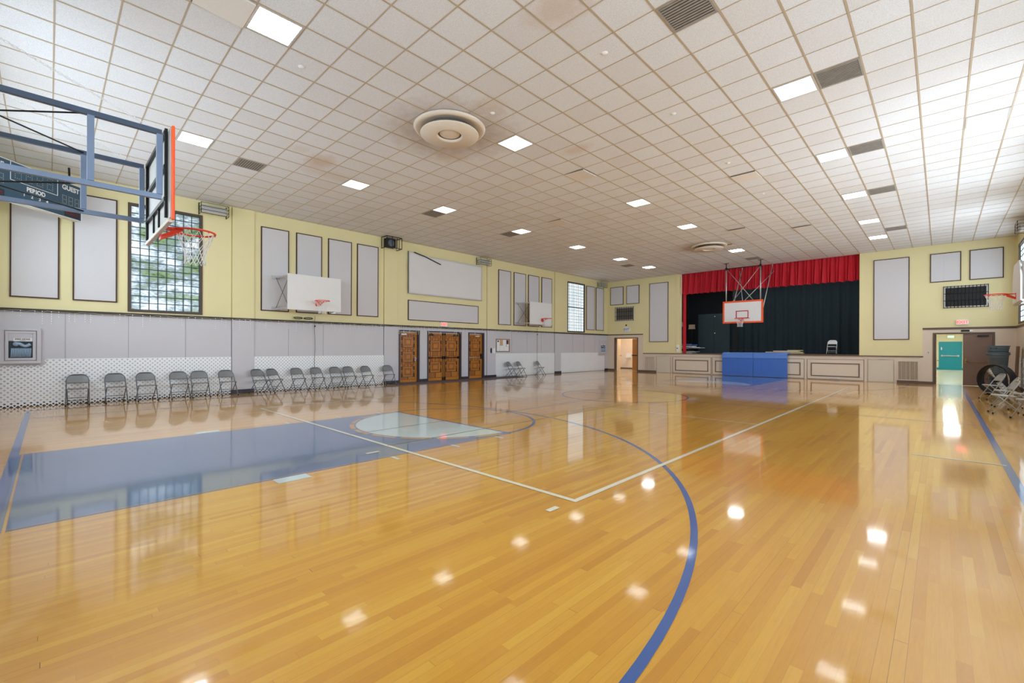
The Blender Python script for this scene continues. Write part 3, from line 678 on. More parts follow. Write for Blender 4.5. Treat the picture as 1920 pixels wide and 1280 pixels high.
spots = [(.50, -2, 'leftmost grey folding chair in the row, nearest the fire hose cabinet'),
 (1.23, 3, 'second grey folding chair from the left in the wall row'),
 (1.87, 4, 'third grey folding chair from the left, set close to the second'),
 (2.61, 3, 'fourth grey folding chair from the left, left one of a touching pair'),
 (3.11, 0, 'fifth grey folding chair from the left, right one of a touching pair'),
 (3.82, 5, 'single grey folding chair at the right end of the first lattice panel'),
 (4.72, 16, 'angled grey folding chair before the plain strip between lattices, overlapping its right neighbour'),
 (5.18, 24, 'most sharply angled grey folding chair in the wall row, right of the overlapping pair'),
 (5.93, 8, 'grey folding chair below the hoop bracket, first after the angled pair'),
 (6.59, 6, 'grey folding chair just left of the hanging cord'),
 (7.27, 3, 'grey folding chair just right of the hanging cord, left of a close pair'),
 (7.78, 5, 'grey folding chair right of the close pair under the side hoop'),
 (8.49, 6, 'second to last grey folding chair before the carved doors'),
 (9.41, -6, 'grey folding chair nearest the carved doors, by the lattice end'),
 (16.45, 14, 'left of three grey folding chairs under the farther side hoop, touching its neighbour'),
 (17.19, 14, 'middle of three grey folding chairs under the farther side hoop'),
 (18.77, 24, 'right of three grey folding chairs under the farther side hoop, standing apart')]
ch0 = None
for y, a, lb in spots:
    if ch0 is None: ch0 = make_chair(lb, G1); c = ch0
    else: c = dup(ch0, label=lb)
    c.location = (-15.90, y, 0); c.rotation_euler = (0, 0, radians(a))
PALE = {'chair_grey': 'chair_pale', 'chair_frame': 'chair_pale'}
G2 = 'pale folding chairs by the right wall'
for x, y, a, lb in ((1.10, 15.5, 187, 'pale folding chair nearest the camera side of the fan, legs fully visible'),
                    (1.16, 19.7, 200, 'pale folding chair farthest back, its seat in front of the black drum fan'),
                    (1.25, 17.3, 184, 'middle pale folding chair between the fan and the nearer chairs'),
                    (1.42, 14.5, 205, 'pale folding chair at the right edge, closest to the camera'),
                    (1.50, 16.4, 190, 'pale folding chair against right wall behind the nearer two')):
    dup(ch0, (x, y, 0), radians(a), lb, G2, PALE)
dup(ch0, (-4.22, 29.3, ZS), radians(-90), 'white folding chair standing alone on the stage', 'chair on the stage', {'chair_grey': 'chair_white', 'chair_frame': 'chair_white'})

# ------------------------------------------------------------------ basketball hoops
def hoop_parts(root, T, rim_m='rim'):
    """rim, bracket and net in local space: board face at x=0, rim reaches +x, rim height z=0"""
    m = MB(); m.T = T; R0 = .2286; c = .15+R0
    m.tube([(c+R0*cos(2*pi*i/32), R0*sin(2*pi*i/32), 0) for i in range(32)], .0125, 8, True)
    m.box(-.002, -.07, -.16, .008, .07, .02); m.box(.008, -.055, -.012, .17, .055, .004)
    for s in (-1, 1): m.bar((.008, s*.05, -.13), (.22, s*.12, -.006), .014, .045)
    for s in (-1, 1): m.bar((.01, s*.05, -.004), (.24, s*.185, -.004), .012)
    for i in range(12): a = 2*pi*i/12; m.box(c+R0*cos(a)-.006, R0*sin(a)-.006, -.022, c+R0*cos(a)+.006, R0*sin(a)+.006, -.006)
    m.build('rim', rim_m, root)
    n = MB(); n.T = T; k = 12; lv = [(0, R0-.008), (-.09, .185), (-.18, .148), (-.27, .122), (-.35, .115), (-.42, .125)]
    for i in range(k):
        for j in range(len(lv)-1):
            z0, r0 = lv[j]; z1, r1 = lv[j+1]; a0 = 2*pi*(i+.5*(j % 2))/k
            for s in (-.5, .5):
                a1 = a0+2*pi*s/k; n.tube([(c+r0*cos(a0), r0*sin(a0), z0-.012), (c+r1*cos(a1), r1*sin(a1), z1-.012)], .0042, 4)
    n.build('net', 'net', root)
def rot(z): return Matrix.Rotation(z, 4, 'Z')
# near hoop, seen from behind its left side
r = thing('basketball_hoop', 'large near basketball hoop with orange padded board on steel arms from behind', 'basketball hoop', (CX, YB, 0))
inv = Matrix.Translation((-CX, -YB, 0))
FB, ZR = .99, 3.05
m = MB(); m.T = inv; m.box(CX-.90, FB-.03, 2.99, CX+.90, FB-.005, 4.03); m.build('backboard', 'grey_back', r)
m = MB(); m.T = inv
for s in (-1, 1): m.box(CX+s*.885, FB-.022, 2.965, CX+s*.925, FB+.012, 4.05)
m.box(CX-.9, FB-.02, 4.0, CX+.9, FB+.01, 4.055); m.build('edge_padding', 'orange', r, .012)
m = MB(); m.T = inv; m.box(CX-.88, FB-.05, 2.94, CX+.88, FB, 2.985); m.build('bottom_padding', 'cream', r, .01)
m = MB(); m.T = inv
m.frame('y', FB-.004, CX-.30, ZR, CX+.30, ZR+.45, .05, .006); m.build('target_square', 'rim', r)
m = MB(); m.T = inv; fx_ = .73
for s in (-1, 1):
    x = CX+s*fx_
    m.box(x-.02, .93, 3.02 if s > 0 else 2.99, x+.02, .958, 4.06)
for z in (3.24, 3.62, 4.02): m.box(CX-fx_, .925, z-.022, CX+fx_, .955, z+.022)
for x in (-.2, .2): m.box(CX+x-.015, .94, 3.0, CX+x+.015, .957, 3.24)
m.build('board_bracing', 'black_metal', r)
for s in (-1, 1):
    x = CX+s*(fx_-.012)
    for z, mm in ((4.005, 'steel_navy'), (3.25, 'steel_blue')):
        m = MB(); m.T = inv; m.bar((x, YB+.04, z), (x, .905, z), .05, .055); m.build('arm', mm, r)
    for y in (.30, .885):
        m = MB(); m.T = inv; m.bar((x, y, 3.28), (x, y, 3.977), .057, .056); m.build('upright', 'steel_blue', r)
for z in (3.25, 4.005):
    m = MB(); m.T = inv
    xa, xb = CX-fx_+.012, CX+fx_-.012
    m.tube([(xa, .32, z), (xb, -1.25, z)], .009, 6); m.tube([(xb, .30, z), (xa, -1.25, z)], .009, 6); m.build('cross_rod', 'black_metal', r)
m = MB(); m.T = inv
for z in (3.25, 4.0): m.box(CX-.95, YB+.002, z-.09, CX+.95, YB+.04, z+.09)
m.box(CX-.1, YB+.002, 3.2, CX+.1, YB+.03, 4.0)
m.build('wall_plate', 'steel_navy', r)
for s in (-1, 1):                                                       # support chains
    m = MB(); m.T = inv; x = CX+s*(fx_-.012); p0, p1 = Vector((x, .82, 4.03)), Vector((x, YB+.02, 4.86)); n_ = int((p1-p0).length/.028)
    for i in range(n_):
        a, b = p0.lerp(p1, i/n_), p0.lerp(p1, (i+1.25)/n_); q = (.010, 0, 0) if i % 2 else (0, .004, .010); q = Vector(q)
        m.tube([a-q*.2, a+q, b+q, b-q*.2, b-q, a-q], .0028, 4, True)
    m.build('chain', 'white_plastic', r)
hoop_parts(r, inv @ Matrix.Translation((CX, FB, ZR)) @ rot(pi/2))
# stage hoop
YH = 24.5
r = thing('basketball_hoop', 'ceiling hung basketball hoop with orange bordered white board in front of the stage', 'basketball hoop', (CX, YH, 0)); inv = Matrix.Translation((-CX, -YH, 0))
m = MB(); m.T = inv; m.box(CX-.89, YH, 2.86, CX+.93, YH+.03, 3.9); m.build('backboard', 'white_paint', r)
m = MB(); m.T = inv; m.frame('y', YH-.02, CX-.94, 2.80, CX+.97, 3.95, .085, .07); m.build('edge_padding', 'orange', r, .02)
m = MB(); m.T = inv; m.frame('y', YH-.006, CX-.30, 3.04, CX+.30, 3.44, .045, .006); m.box(CX-.36, YH-.006, 3.03, CX+.36, YH, 3.06); m.build('target_square', mat('red_board_line', srgb(190, 40, 44), .5), r)
for x in (CX-.80, CX+.82):
    m = MB(); m.T = inv; m.tube([(x, YH+.10, 3.75), (x, YH+.10, 5.62)], .03, 10); m.build('post', 'galv', r)
    m = MB(); m.T = inv; m.tube([(x, YH+.10, 5.62), (x, YH+.10, ZC)], .022, 8); m.box(x-.12, YH+.06, ZC-.02, x+.12, YH+.14, ZC); m.box(x-.04, YH+.05, 5.6, x+.04, YH+.15, 5.72); m.build('ceiling_hanger', 'black_metal', r)
m = MB(); m.T = inv; m.tube([(CX-.80, YH+.10, 5.66), (CX+.82, YH+.10, 5.66)], .02, 6); m.build('top_rail', 'black_metal', r)
for (p, q) in (((CX-.74, YH+.1, 5.6), (CX+.5, YH+.12, 3.93)), ((CX+.78, YH+.1, 5.6), (CX-.5, YH+.12, 3.93)),
               ((CX-.55, YH+1.4, 5.7), (CX-.02, YH+.14, 3.93)), ((CX+1.1, YH+1.4, 5.5), (CX+.05, YH+.14, 3.93))):
    m = MB(); m.T = inv; m.tube([p, q], .014, 6); m.build('brace', 'galv', r)
for x in (CX-.45, CX+1.0):
    m = MB(); m.T = inv; m.tube([(x, YH+1.5, ZC-.2), (x-.12 if x > CX else x-.12, YH+.12, 3.3)], .024, 8); m.tube([(x, YH+1.5, ZC-.22), (x, YH+1.5, ZC)], .02, 6); m.build('rear_strut', 'galv', r)
hoop_parts(r, inv @ Matrix.Translation((CX+.02, YH-.01, 3.03)) @ rot(-pi/2))
# side wall hoops
def side_hoop(label, y, sgn, fold=False, xw=XL, dep=.88):
    r = thing('basketball_hoop', label, 'basketball hoop', (xw, y, 0)); o = Matrix.Translation((-xw, -y, 0)); bx = xw+sgn*dep
    m = MB(); m.T = o
    if fold:
        vs = []; n = 16; prof = [(-.90, 2.80), (.90, 2.80), (.90, 3.35)]+[(.90*cos(pi*.5*i/6) if False else .90-.35*(i/6)**2, 3.35+.55*i/6) for i in range(1, 7)]
        prof += [(-a, b) for a, b in reversed(prof[2:])]; k = len(prof)
        vs = [(bx, y+a, b) for a, b in prof]+[(bx-sgn*.03, y+a, b) for a, b in prof]
        m.add(vs, [tuple(range(k)), tuple(range(2*k-1, k-1, -1))]+[(i, (i+1) % k, k+(i+1) % k, k+i) for i in range(k)], False)
    else: m.box(bx-sgn*.03, y-.90, 2.74, bx, y+.90, 3.92)
    m.build('backboard', 'white_paint', r)
    for z in (2.80, 3.86):
        m = MB(); m.T = o
        m.box(xw+sgn*.04, y-1.12, z-.06, xw+sgn*.06, y-.86, z+.06); m.bar((xw+sgn*.06, y-.98, z), (bx-sgn*.03, y-.86, z), .03, .05); m.bar((xw+sgn*.06, y+.98, z), (bx-sgn*.03, y+.80, z), .03, .05)
        m.box(xw+sgn*.04, y+.90, z-.06, xw+sgn*.06, y+1.08, z+.06); m.bar((bx-sgn*.05, y-.88, z), (bx-sgn*.05, y+.88, z), .04, .06)
        m.build('wall_bracket', 'galv', r)
    m = MB(); m.T = o
    for s in (-.84, .0, .84): m.bar((bx-sgn*.055, y+s, 2.78), (bx-sgn*.055, y+s, 3.88), .04)
    for z in (2.95, 3.7): m.bar((bx-sgn*.055, y-.84, z), (bx-sgn*.055, y+.84, z), .03)
    m.bar((xw+sgn*.06, y-.98, 2.82), (bx-sgn*.05, y-.84, 3.84), .012); m.bar((xw+sgn*.06, y-.98, 3.84), (bx-sgn*.05, y-.84, 2.82), .012)
    m.build('frame', 'cream_dark', r)
    hoop_parts(r, o @ Matrix.Translation((bx, y+.08, 3.06)) @ rot(0 if sgn > 0 else pi)); return r
side_hoop('plain white board hoop on left wall above the row of folding chairs', 6.30, 1)
side_hoop('white board hoop on left wall beyond the carved doors, above three chairs', 18.25, 1)
side_hoop('hoop with red rim sticking out from right wall above the bins', 18.6, -1, True, XR, .64)
for y, lb in ((6.62, 'dark cord hanging down the left wall below the nearer side hoop'), (18.9, 'dark cord hanging down the left wall below the farther side hoop')):
    m = MB(); m.tube([(XL+.05, y+.01*sin(z*5), z) for z in [2.62-.1*i for i in range(26)]], .006, 5); r = tag(m.build('crank_cord', 'black_ink'), lb, 'cord')
    m = MB(); m.box(XL+.055, y-.02, 2.22, XL+.075, y+.02, 2.28); m.build('cord_clip', 'black_ink', r)
r = thing('coiled_strap', 'black and yellow coiled strap hanging under the nearer side backboard', 'strap', (XL+.06, 6.25, 2.52))
m = MB()
for yc in (-.22, .14): m.tube([(.01*sin(3*a), yc+.15*cos(a), .028*sin(a)) for a in [2*pi*i/20 for i in range(20)]], .014, 6, True)
m.build('strap', 'black_ink', r)
m = MB(); m.box(-.01, -.39, -.05, .01, -.35, .06); m.build('buckle', 'board_yellow', r)

# ------------------------------------------------------------------ scoreboard across the near left corner
ang = radians(44); r = thing('scoreboard', 'large blue scoreboard with white GUEST and PERIOD lettering across the corner', 'scoreboard', (-15.75, .55, 4.66), -ang)
Ws, Hs = 2.3, .87                                                          # local: x runs from the right end toward the left end of the face
# face looks along local +y (into the room)
m = MB(); m.box(0, -.18, 0, Ws, -.005, Hs); m.build('case', mat('scoreboard_case', srgb(206, 202, 186), .5), r)
m = MB(); m.box(.012, -.01, .012, Ws-.012, .006, Hs-.012); m.build('face', 'score_blue', r)
m = MB(); m.frame('y', 0, 0, 0, Ws, Hs, .014, .012); t0, t1 = .62, 1.66
m.box(t0-.006, .004, .46, t0+.006, .010, .86); m.box(t1-.006, .004, .46, t1+.006, .010, .86); m.box(t0, .004, .454, t1, .010, .466); m.build('white_border', 'white_ink', r)
def stext(txt, sz, x, z, mm, xs=1, bold=.002):
    o = text_mesh(txt, sz, 'lettering', mm, r, .001, bold, xs); o.location = (x, .010, z); o.rotation_euler = (pi/2, 0, pi)
stext('GUEST', .155, .29, .72, 'white_ink', .95, .005); stext('HOME', .155, 2.0, .72, 'white_ink', .95, .005)
stext('PERIOD', .135, 1.12, .36, 'white_ink', .9, .005); 
for k_ in range(4): stext('1234'[k_], .10, 1.38-.17*k_, .22, 'white_ink', 1.1)
for x in (.25, 1.98):
    m = MB(); m.box(x-.20, .004, .035, x+.20, .009, .19); m.build('bonus_window', 'score_dark', r); stext('BONUS', .095, x, .11, 'red_ink', 1.05)
def digits(x0, z0, n, s, name='number_display'):
    m = MB(); seg = {(c, l) for c in range(4) for l in range(7) if c in (0, 3) or l in (0, 3, 6)}
    for k in range(n):
        for c, l in seg: x = x0+k*s*5.6+c*s; z = z0+l*s; m.box(x-.005, .004, z-.007, x+.005, .009, z+.007)
    m.build(name, 'amber', r)
for x0 in (.74, .97, 1.21, 1.44): digits(x0, .53, 1, .042)
for x0 in (.08, .24, .40, 1.80, 1.96, 2.12): digits(x0, .33, 1, .032)
for x in (.2, 1.9):
    m = MB(); m.bar((x, -.1, Hs), (x, -.12, ZC-4.66), .03); m.build('hanger', 'black_metal', r)

# ------------------------------------------------------------------ fire hose cabinets
def hose_cabinet(y0, y1, z0, z1, label):
    r = thing('fire_hose_cabinet', label, 'cabinet', (XL, (y0+y1)/2, z0)); w, H = (y1-y0)/2, z1-z0
    m = MB(); m.box(0, -w, 0, .05, w, H); m.cur = 0; m.frame('x', .05, -w, 0, w, H, .07, .05); m.build('case', 'grey_wall', r, .004)
    m = MB(); m.frame('x', .05, -w+.085, .085, w-.085, H-.085, .055, .035); m.box(.05, -w+.14, H-.32, .072, w-.14, H-.14); m.build('door', 'grey_wall', r, .003)
    m = MB(); a0, a1, b0, b1 = -w+.14, w-.14, .14, H-.33; m.box(.052, a0, b0, .056, a1, b1); m.build('window_recess', 'score_dark', r)
    m = MB(); k = 16; g = (a1-a0-.06)/k
    for i in range(k):
        y = a0+.04+g*i; m.tube([(.066, y, b0+.02), (.068, y+g*.3, b0+(b1-b0)*.3), (.066, y+g*.5, b0+(b1-b0)*.58)], g*.42, 6)
    m.tube([(.07, a0+.1+t*(a1-a0-.14), b1-.09+.03*sin(t*7)) for t in [i/12 for i in range(13)]], .035, 8)
    m.tube([(.075, a0+.12+.04*cos(a), b1-.07+.04*sin(a)) for a in [i*.5 for i in range(13)]], .012, 6)
    m.build('folded_hose', 'hose', r)
    m = MB(); m.box(.073, -w+.22, H-.335, .076, w-.15, H-.25); s = m.build('notice', 'white_plastic', r)
    o = text_mesh('FIRE HOSE', .055, 'lettering', 'black_ink', s, .0005, .001); o.location = (.078, .03, H-.283); o.rotation_euler = ROT_LEFT
    o = text_mesh('CABINET', .025, 'lettering', 'black_ink', s, .0005); o.location = (.078, .03, H-.318); o.rotation_euler = ROT_LEFT
hose_cabinet(-.83, -.15, 1.07, 1.95, 'grey fire hose cabinet with window, at the left end of the left wall')
hose_cabinet(25.2, 26.0, 1.12, 2.02, 'small pink beige fire hose cabinet on left wall by the far corner')

# ------------------------------------------------------------------ cork board, extinguisher-like wall phone, exit signs
r = thing('notice_board', 'cork notice board with white and teal papers right of the carved doors', 'notice board', (XL, 16.22, 1.31))
m = MB(); m.box(0, -.47, 0, .02, .47, .62); m.build('cork_surface', 'cork', r)
m = MB(); m.frame('x', 0, -.49, -.02, .49, .64, .03, .035); m.build('frame', 'wood_brown', r)
for a, b, c, d, mm in ((-.45, .02, -.24, .58, 'paper'), (.0, .24, .22, .60, 'paper'), (-.22, .02, .05, .30, 'paper'), (.06, .02, .42, .25, 'paper'), (-.20, .05, .03, .24, 'teal_paper'), (-.40, .48, -.30, .56, 'navy_paper'), (.27, .38, .40, .58, 'navy_paper'), (.26, .26, .44, .37, 'paper')):
    m = MB(); t_ = .022+.002*rnd.random(); m.box(.02, a, b, t_, c, d); m.build('pinned_paper', mm, r)
r = thing('wall_phone', 'black handset with white box on left wall beside the notice board', 'phone', (XL, 15.46, 1.22))
m = MB(); m.box(0, .02, .0, .06, .17, .26); m.build('base', 'white_plastic', r, .01)
m = MB(); m.tube([(.05, -.10, .02), (.075, -.12, .07), (.075, -.12, .20), (.05, -.10, .26)], .028, 8); m.box(.0, -.14, .05, .05, -.05, .22); m.build('handset', 'rubber', r)
def exit_sign(name, label, plane, x, y, z, w, h, body, ink, rotz):
    r = thing(name, label, 'exit sign', (x, y, z)); m = MB()
    if plane == 'x': m.box(0, -w/2, -h/2, .07, w/2, h/2)
    else: m.box(-w/2, -.07, -h/2, w/2, 0, h/2)
    m.build('housing', body, r, .005); o = text_mesh('EXIT', h*.85, 'lettering', ink, r, .002, .004)
    o.location = (.073, 0, 0) if plane == 'x' else (0, -.073, 0); o.rotation_euler = ROT_LEFT if plane == 'x' else ROT_FAR
exit_sign('exit_sign', 'glowing red exit sign above the carved double doors', 'x', XL, 12.40, 2.55, .36, .19, 'white_plastic', 'red_glow', 0)
exit_sign('exit_sign', 'red lit exit sign above the brown double doors right of the stage', 'y', .65, YS, 2.62, .37, .20, 'white_plastic', 'red_glow', 0)
exit_sign('exit_sign', 'unlit white exit sign with bluish letters above the open left doorway', 'y', -14.78, YS, 2.72, .42, .24, 'white_plastic', 'blue_ink', 0)
m = MB(); m.lathe([(0, -.03), (.05, -.03), (.05, 0)], (-14.85, YS, 3.0), 12, 'y'); tag(m.build('wall_button', 'rubber'), 'small round black fitting above the unlit exit sign', 'wall fitting')
r = thing('closer_plate', 'small black and white plate above the brown double doors', 'wall fitting', (.78, YS, 2.27)); m = MB(); m.box(-.17, -.03, -.035, .08, 0, .035); m.build('plate', 'rubber', r); m = MB(); m.box(.08, -.03, -.035, .17, 0, .035); m.build('plate_end', 'white_plastic', r)
m = MB(); m.box(-.42, YS-.02, 1.30, -.34, YS, 1.42); r = tag(m.build('light_switch', 'alu'), 'small metal switch plate left of the brown double doors', 'switch')
m = MB(); m.box(-.39, YS-.03, 1.34, -.37, YS-.02, 1.38); m.build('toggle', 'rubber', r)
m = MB(); m.box(-11.42, YS-.12, 1.28, -11.30, YS-.05, 1.72); r = tag(m.build('wall_box', 'white_plastic'), 'narrow white box on the left edge of the stage opening', 'wall box')
m = MB(); m.lathe([(0, -.02), (.03, -.02), (.03, 0)], (-11.36, YS-.12, 1.5), 10, 'y'); m.build('dial', 'rubber', r)

# ------------------------------------------------------------------ barred dark grilles high on the stage wall
def barred(x0, x1, z0, z1, label, nb):
    r = thing('barred_opening', label, 'barred grille', ((x0+x1)/2, YS, z0)); w, H = (x1-x0)/2, z1-z0
    m = MB(); m.box(-w+.02, -.02, .02, w-.02, -.012, H-.02); m.build('dark_backing', 'vent_dark' if nb < 10 else 'black_metal', r)
    m = MB(); m.frame('y', -.03, -w, 0, w, H, .05, .03); m.build('frame', 'alu', r)
    m = MB()
    for i in range(nb+1): x = -w+2*w*i/nb; m.tube([(x, -.10, -.02), (x, -.10, H+.02)], .012, 5)
    for i in range(4): z = H*i/3; m.tube([(-w, -.10, z), (w, -.10, z)], .012, 5)
    for x in (-w, w):
        for z in (0, H): m.tube([(x, -.10, z), (x, -.01, z)], .014, 5)
    m.build('guard_bars', 'black_metal', r)
barred(-15.62, -14.30, 3.32, 4.18, 'small barred dark opening above the unlit exit sign', 8)
barred(.09, 1.38, 3.24, 4.12, 'wide barred dark opening below the small panels right of the stage', 12)

# ------------------------------------------------------------------ caged wall fixtures
def caged(plane, x, y, z, label, rz, rows=3):
    r = thing('caged_fixture', label, 'caged wall light', (x, y, z), rz); W_ = .36       # local: wall at x=0, faces +x
    m = MB(); m.box(.08, -W_+.03, .05, .24, W_-.03, .27); m.build('lamp_box', 'alu', r, .02)
    m = MB()
    for k in range(4): m.box(.235, -W_+.06, .075+.05*k, .25, W_-.06, .095+.05*k)
    m.build('louvre', 'galv', r)
    m = MB()
    for k in range(4):
        zz = k*.105; m.tube([(0, -W_, zz), (.32, -W_, zz), (.32, W_, zz), (0, W_, zz)], .008, 5)
    for yy in (-W_, W_): m.tube([(.32, yy, 0), (.32, yy, .315)], .008, 5); m.tube([(0.01, yy, 0), (.01, yy, .36)], .014, 5)
    m.build('wire_guard', 'black_metal', r)
    return r
caged('x', XL, 3.50, 5.53, 'caged grey light box high on left wall right of the near window', 0)
caged('x', XL, 14.75, 5.53, 'caged grey light box high on left wall at the right end of the screen', 0)
caged('x', XL, 25.35, 5.51, 'caged grey light box high in the far left corner', 0)
caged('x', XR, 22.6, 5.46, 'caged grey light box high in the far right corner', pi)
r = thing('caged_speaker', 'black speaker in square metal cage high on left wall before the screen', 'speaker', (XL+.02, 9.62, 5.50))
m = MB(); m.box(.03, -.25, .05, .26, .16, .40); m.build('speaker_box', 'rubber', r, .01)
m = MB(); m.lathe([(0, .26), (.10, .28), (.13, .262), (.14, .26)], (0, -.05, .22), 20, 'x'); m.build('speaker_cone', 'bin', r)
m = MB()
for a, b in (((0, -.34), (.42, -.34)), ((.42, -.34), (.42, .34)), ((.42, .34), (0, .34))):
    for z in (0, .44): m.bar((a[0], a[1], z), (b[0], b[1], z), .022)
for (x, y) in ((0.01, -.34), (.42, -.34), (.42, .34), (.01, .34), (.42, -.1), (.42, .12), (.21, .34)): m.bar((x, y, 0), (x, y, .44), .018)
m.build('cage', 'rubber', r)

# ------------------------------------------------------------------ ceiling fixtures
def cell(i, j): return GX+PX*(i+.5), GY+PY*(j+.5)
def light_proto(label, kind):
    r = thing('ceiling_light', label, 'ceiling light', (0, 0, ZC), 0, 'square ceiling lights')
    m = MB(); h = .295
    for a, b, c, d in ((-h, -h, h, -h+.03), (-h, h-.03, h, h), (-h, -h+.03, -h+.03, h-.03), (h-.03, -h+.03, h, h-.03)): m.box(a, b, -.012, c, d, -.002)
    m.build('frame', 'alu', r)
    m = MB(); m.box(-h+.03, -h+.03, -.008, h-.03, h-.03, -.004); m.build('diffuser', kind, r); return r
LIGHTS = [(-2, -1, 1, 'very bright square light at the top, nearest the camera'), (-10, -1, 1, 'very bright square light just right of the near orange backboard'),
 (-10, 5, 0, 'soft square light left of the big round diffuser'), (-2, 7, 0, 'soft square light right beside the big round diffuser'),
 (6, 10, 0, 'soft square light joined to the largest dark vent at right'), (6, 16, 0, 'soft square light joined to the second dark vent of the right row'),
 (6, 22, 0, 'soft square light joined to the third dark vent of the right row'), (6, 28, 0, 'soft square light in the right row, without a vent beside it'),
 (6, 33, 1, 'brilliant square light over the right end of the red valance'), (-10, 10, 0, 'soft square light joined to a dark vent above the black caged speaker'),
 (-10, 16, 0, 'soft square light joined to a dark vent above the white screen'), (-10, 22, 0, 'soft square light in the left row above the farther side hoop'),
 (-2, 16, 0, 'soft square light alone mid ceiling beyond the round diffuser'), (-2, 22, 0, 'soft square light before the farther round diffuser'),
 (-2, 31, 1, 'brilliant square light just past the farther round diffuser'), (-10, 28, 0, 'soft square light in the left row before the small brown vent'),
 (-10, 33, 1, 'bright square light in the left row nearest the stage wall')]
PR = {}
for i, j, hi, lb in LIGHTS:
    x, y = cell(i, j)
    if hi not in PR: PR[hi] = o = light_proto(lb, 'lamp_hi' if hi else 'lamp_lo'); o.location = (x, y, ZC)
    else: dup(PR[hi], (x, y, ZC), label=lb)
x, y = cell(10, 16); o = light_proto('dim washed out square light at far right of the ceiling', 'lamp_off'); o.location = (x, y, ZC)
vp = None
for i, j, lb in ((-11, 1, 'dark dusty vent below left of the near round diffuser, alone'), (-11, 10, 'dark vent touching the light above the caged speaker'), (-11, 16, 'dark vent touching the light above the white screen'),
              (7, 10, 'largest dark grey vent at upper right beside a soft light'), (7, 16, 'second dark grey vent of the right row'), (7, 22, 'third dark grey vent of the right row'),
              (7, 31, 'dark vent of the right row nearest the stage'), (-11, 31, 'small brown vent near the far left corner'), (-2, 35, 'narrow dark vent beside the stage hoop hanger'), (5, 5, 'grey green vent cut off by the top edge of the photo')):
    x, y = cell(i, j)
    if vp is None:
        vp = thing('ceiling_vent', lb, 'vent', (x, y, ZC), 0, 'dark ceiling vents'); h = .295
        m = MB(); m.box(-h+.01, -h+.01, -.006, h-.01, h-.01, -.002); m.build('backing', 'vent_dark', vp)
        m = MB()
        for a, b, c, d in ((-h, -h, h, -h+.025), (-h, h-.025, h, h), (-h, -h+.025, -h+.025, h-.025), (h-.025, -h+.025, h, h-.025)): m.box(a, b, -.014, c, d, -.002)
        m.build('frame', 'vent_metal', vp)
        m = MB()
        for k in range(11): yy = -h+.05+k*.05; m.bar((-h+.03, yy, -.012), (h-.03, yy, -.012), .026, .003)
        m.build('slats', 'vent_metal', vp)
    else: dup(vp, (x, y, ZC), label=lb)
def diffuser(x, y, label):
    r = thing('round_diffuser', label, 'air diffuser', (x, y, ZC-.008)); m = MB()
    m.lathe([(.70, -.001), (.72, -.02), (.70, -.05), (.66, -.07), (.55, -.03), (.42, -.002)], n=56); m.build('outer_ring', 'cream', r)
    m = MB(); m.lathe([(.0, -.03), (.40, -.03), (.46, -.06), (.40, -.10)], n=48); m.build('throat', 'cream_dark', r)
    m = MB(); m.lathe([(.40, -.13), (.58, -.135), (.585, -.15), (.58, -.165), (.30, -.165), (.27, -.175), (.24, -.165), (.235, -.12)], n=56); m.build('lower_plate', 'cream', r)
    m = MB(); m.lathe([(.0, -.150), (.12, -.150), (.19, -.142), (.20, -.13), (.24, -.11)], n=40); m.build('centre_cone', 'cream', r)
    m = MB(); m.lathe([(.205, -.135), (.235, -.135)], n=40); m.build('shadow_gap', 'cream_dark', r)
diffuser(-7.16, 5.60, 'big round cream air diffuser on the near ceiling')
diffuser(-7.22, 19.75, 'round cream air diffuser on the far ceiling near the stage hoop')
def slab(i, j, label, ax=(1, 0, 0), a=.05, mm='tile', dz=-.02):
    x, y = cell(i, j); r = thing('displaced_ceiling_tile', label, 'ceiling tile', (x, y, ZC+dz)); r.rotation_mode = 'QUATERNION'
    from mathutils import Quaternion
    r.rotation_quaternion = Quaternion(ax, a); h = .29
    m = MB(); m.box(-h, -h, -.008, h, h, .008); m.build('tile', mat('displaced_tile', srgb(226, 220, 216), .9, scale=60, var=.06) if mm == 'tile' else mm, r)
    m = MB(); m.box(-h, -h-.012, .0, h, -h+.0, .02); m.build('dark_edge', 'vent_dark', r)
slab(-2, 11, 'loose sagging ceiling tile with bright gap, mid ceiling', (0, 1, 0), .04)
slab(-7, 16, 'loose ceiling tile with thin bright gap left of centre', (0, 1, 0), .03)
slab(3, 16, 'slightly dropped smooth tile at right of mid ceiling', (1, 0, 0), .02)
slab(0, 25, 'tilted tile with dark slot before the stage, left of the round diffuser row', (1, 0, 0), .06)
slab(3, 27, 'tilted tile with dark slot near the red valance', (1, 0, 0), .05)
slab(-2, 29, 'tilted tile with thin dark slot touching the farther round diffuser', (1, 0, 0), .04)
slab(-2, -2, 'dropped dark edged tile at the top edge beside the brightest light', (1, 0, 0), -.05)
sp = None
for x, y, lb in ((-7.33, 2.76, 'tiny round sprinkler cap near the brightest light'), (-3.66, 5.80, 'tiny round sprinkler cap at top centre right'), (-3.66, 8.20, 'tiny round sprinkler cap right of the near round diffuser, in line with the vent row'),
              (-3.68, 11.27, 'tiny round sprinkler cap beyond, toward the smooth dropped tile'), (-6.14, 5.82, 'tiny sprinkler cap immediately right of the near round diffuser'), (-3.68, 14.2, 'tiny sprinkler cap just before the smooth dropped tile'), (-3.68, 17.4, 'tiny sprinkler cap just past the smooth dropped tile')):
    m = MB(); m.lathe([(0, -.02), (.03, -.02), (.05, -.001)], n=16)
    o = tag(m.build('sprinkler_cap', 'white_plastic'), lb, 'sprinkler', 'sprinkler caps'); o.location = (x, y, ZC)

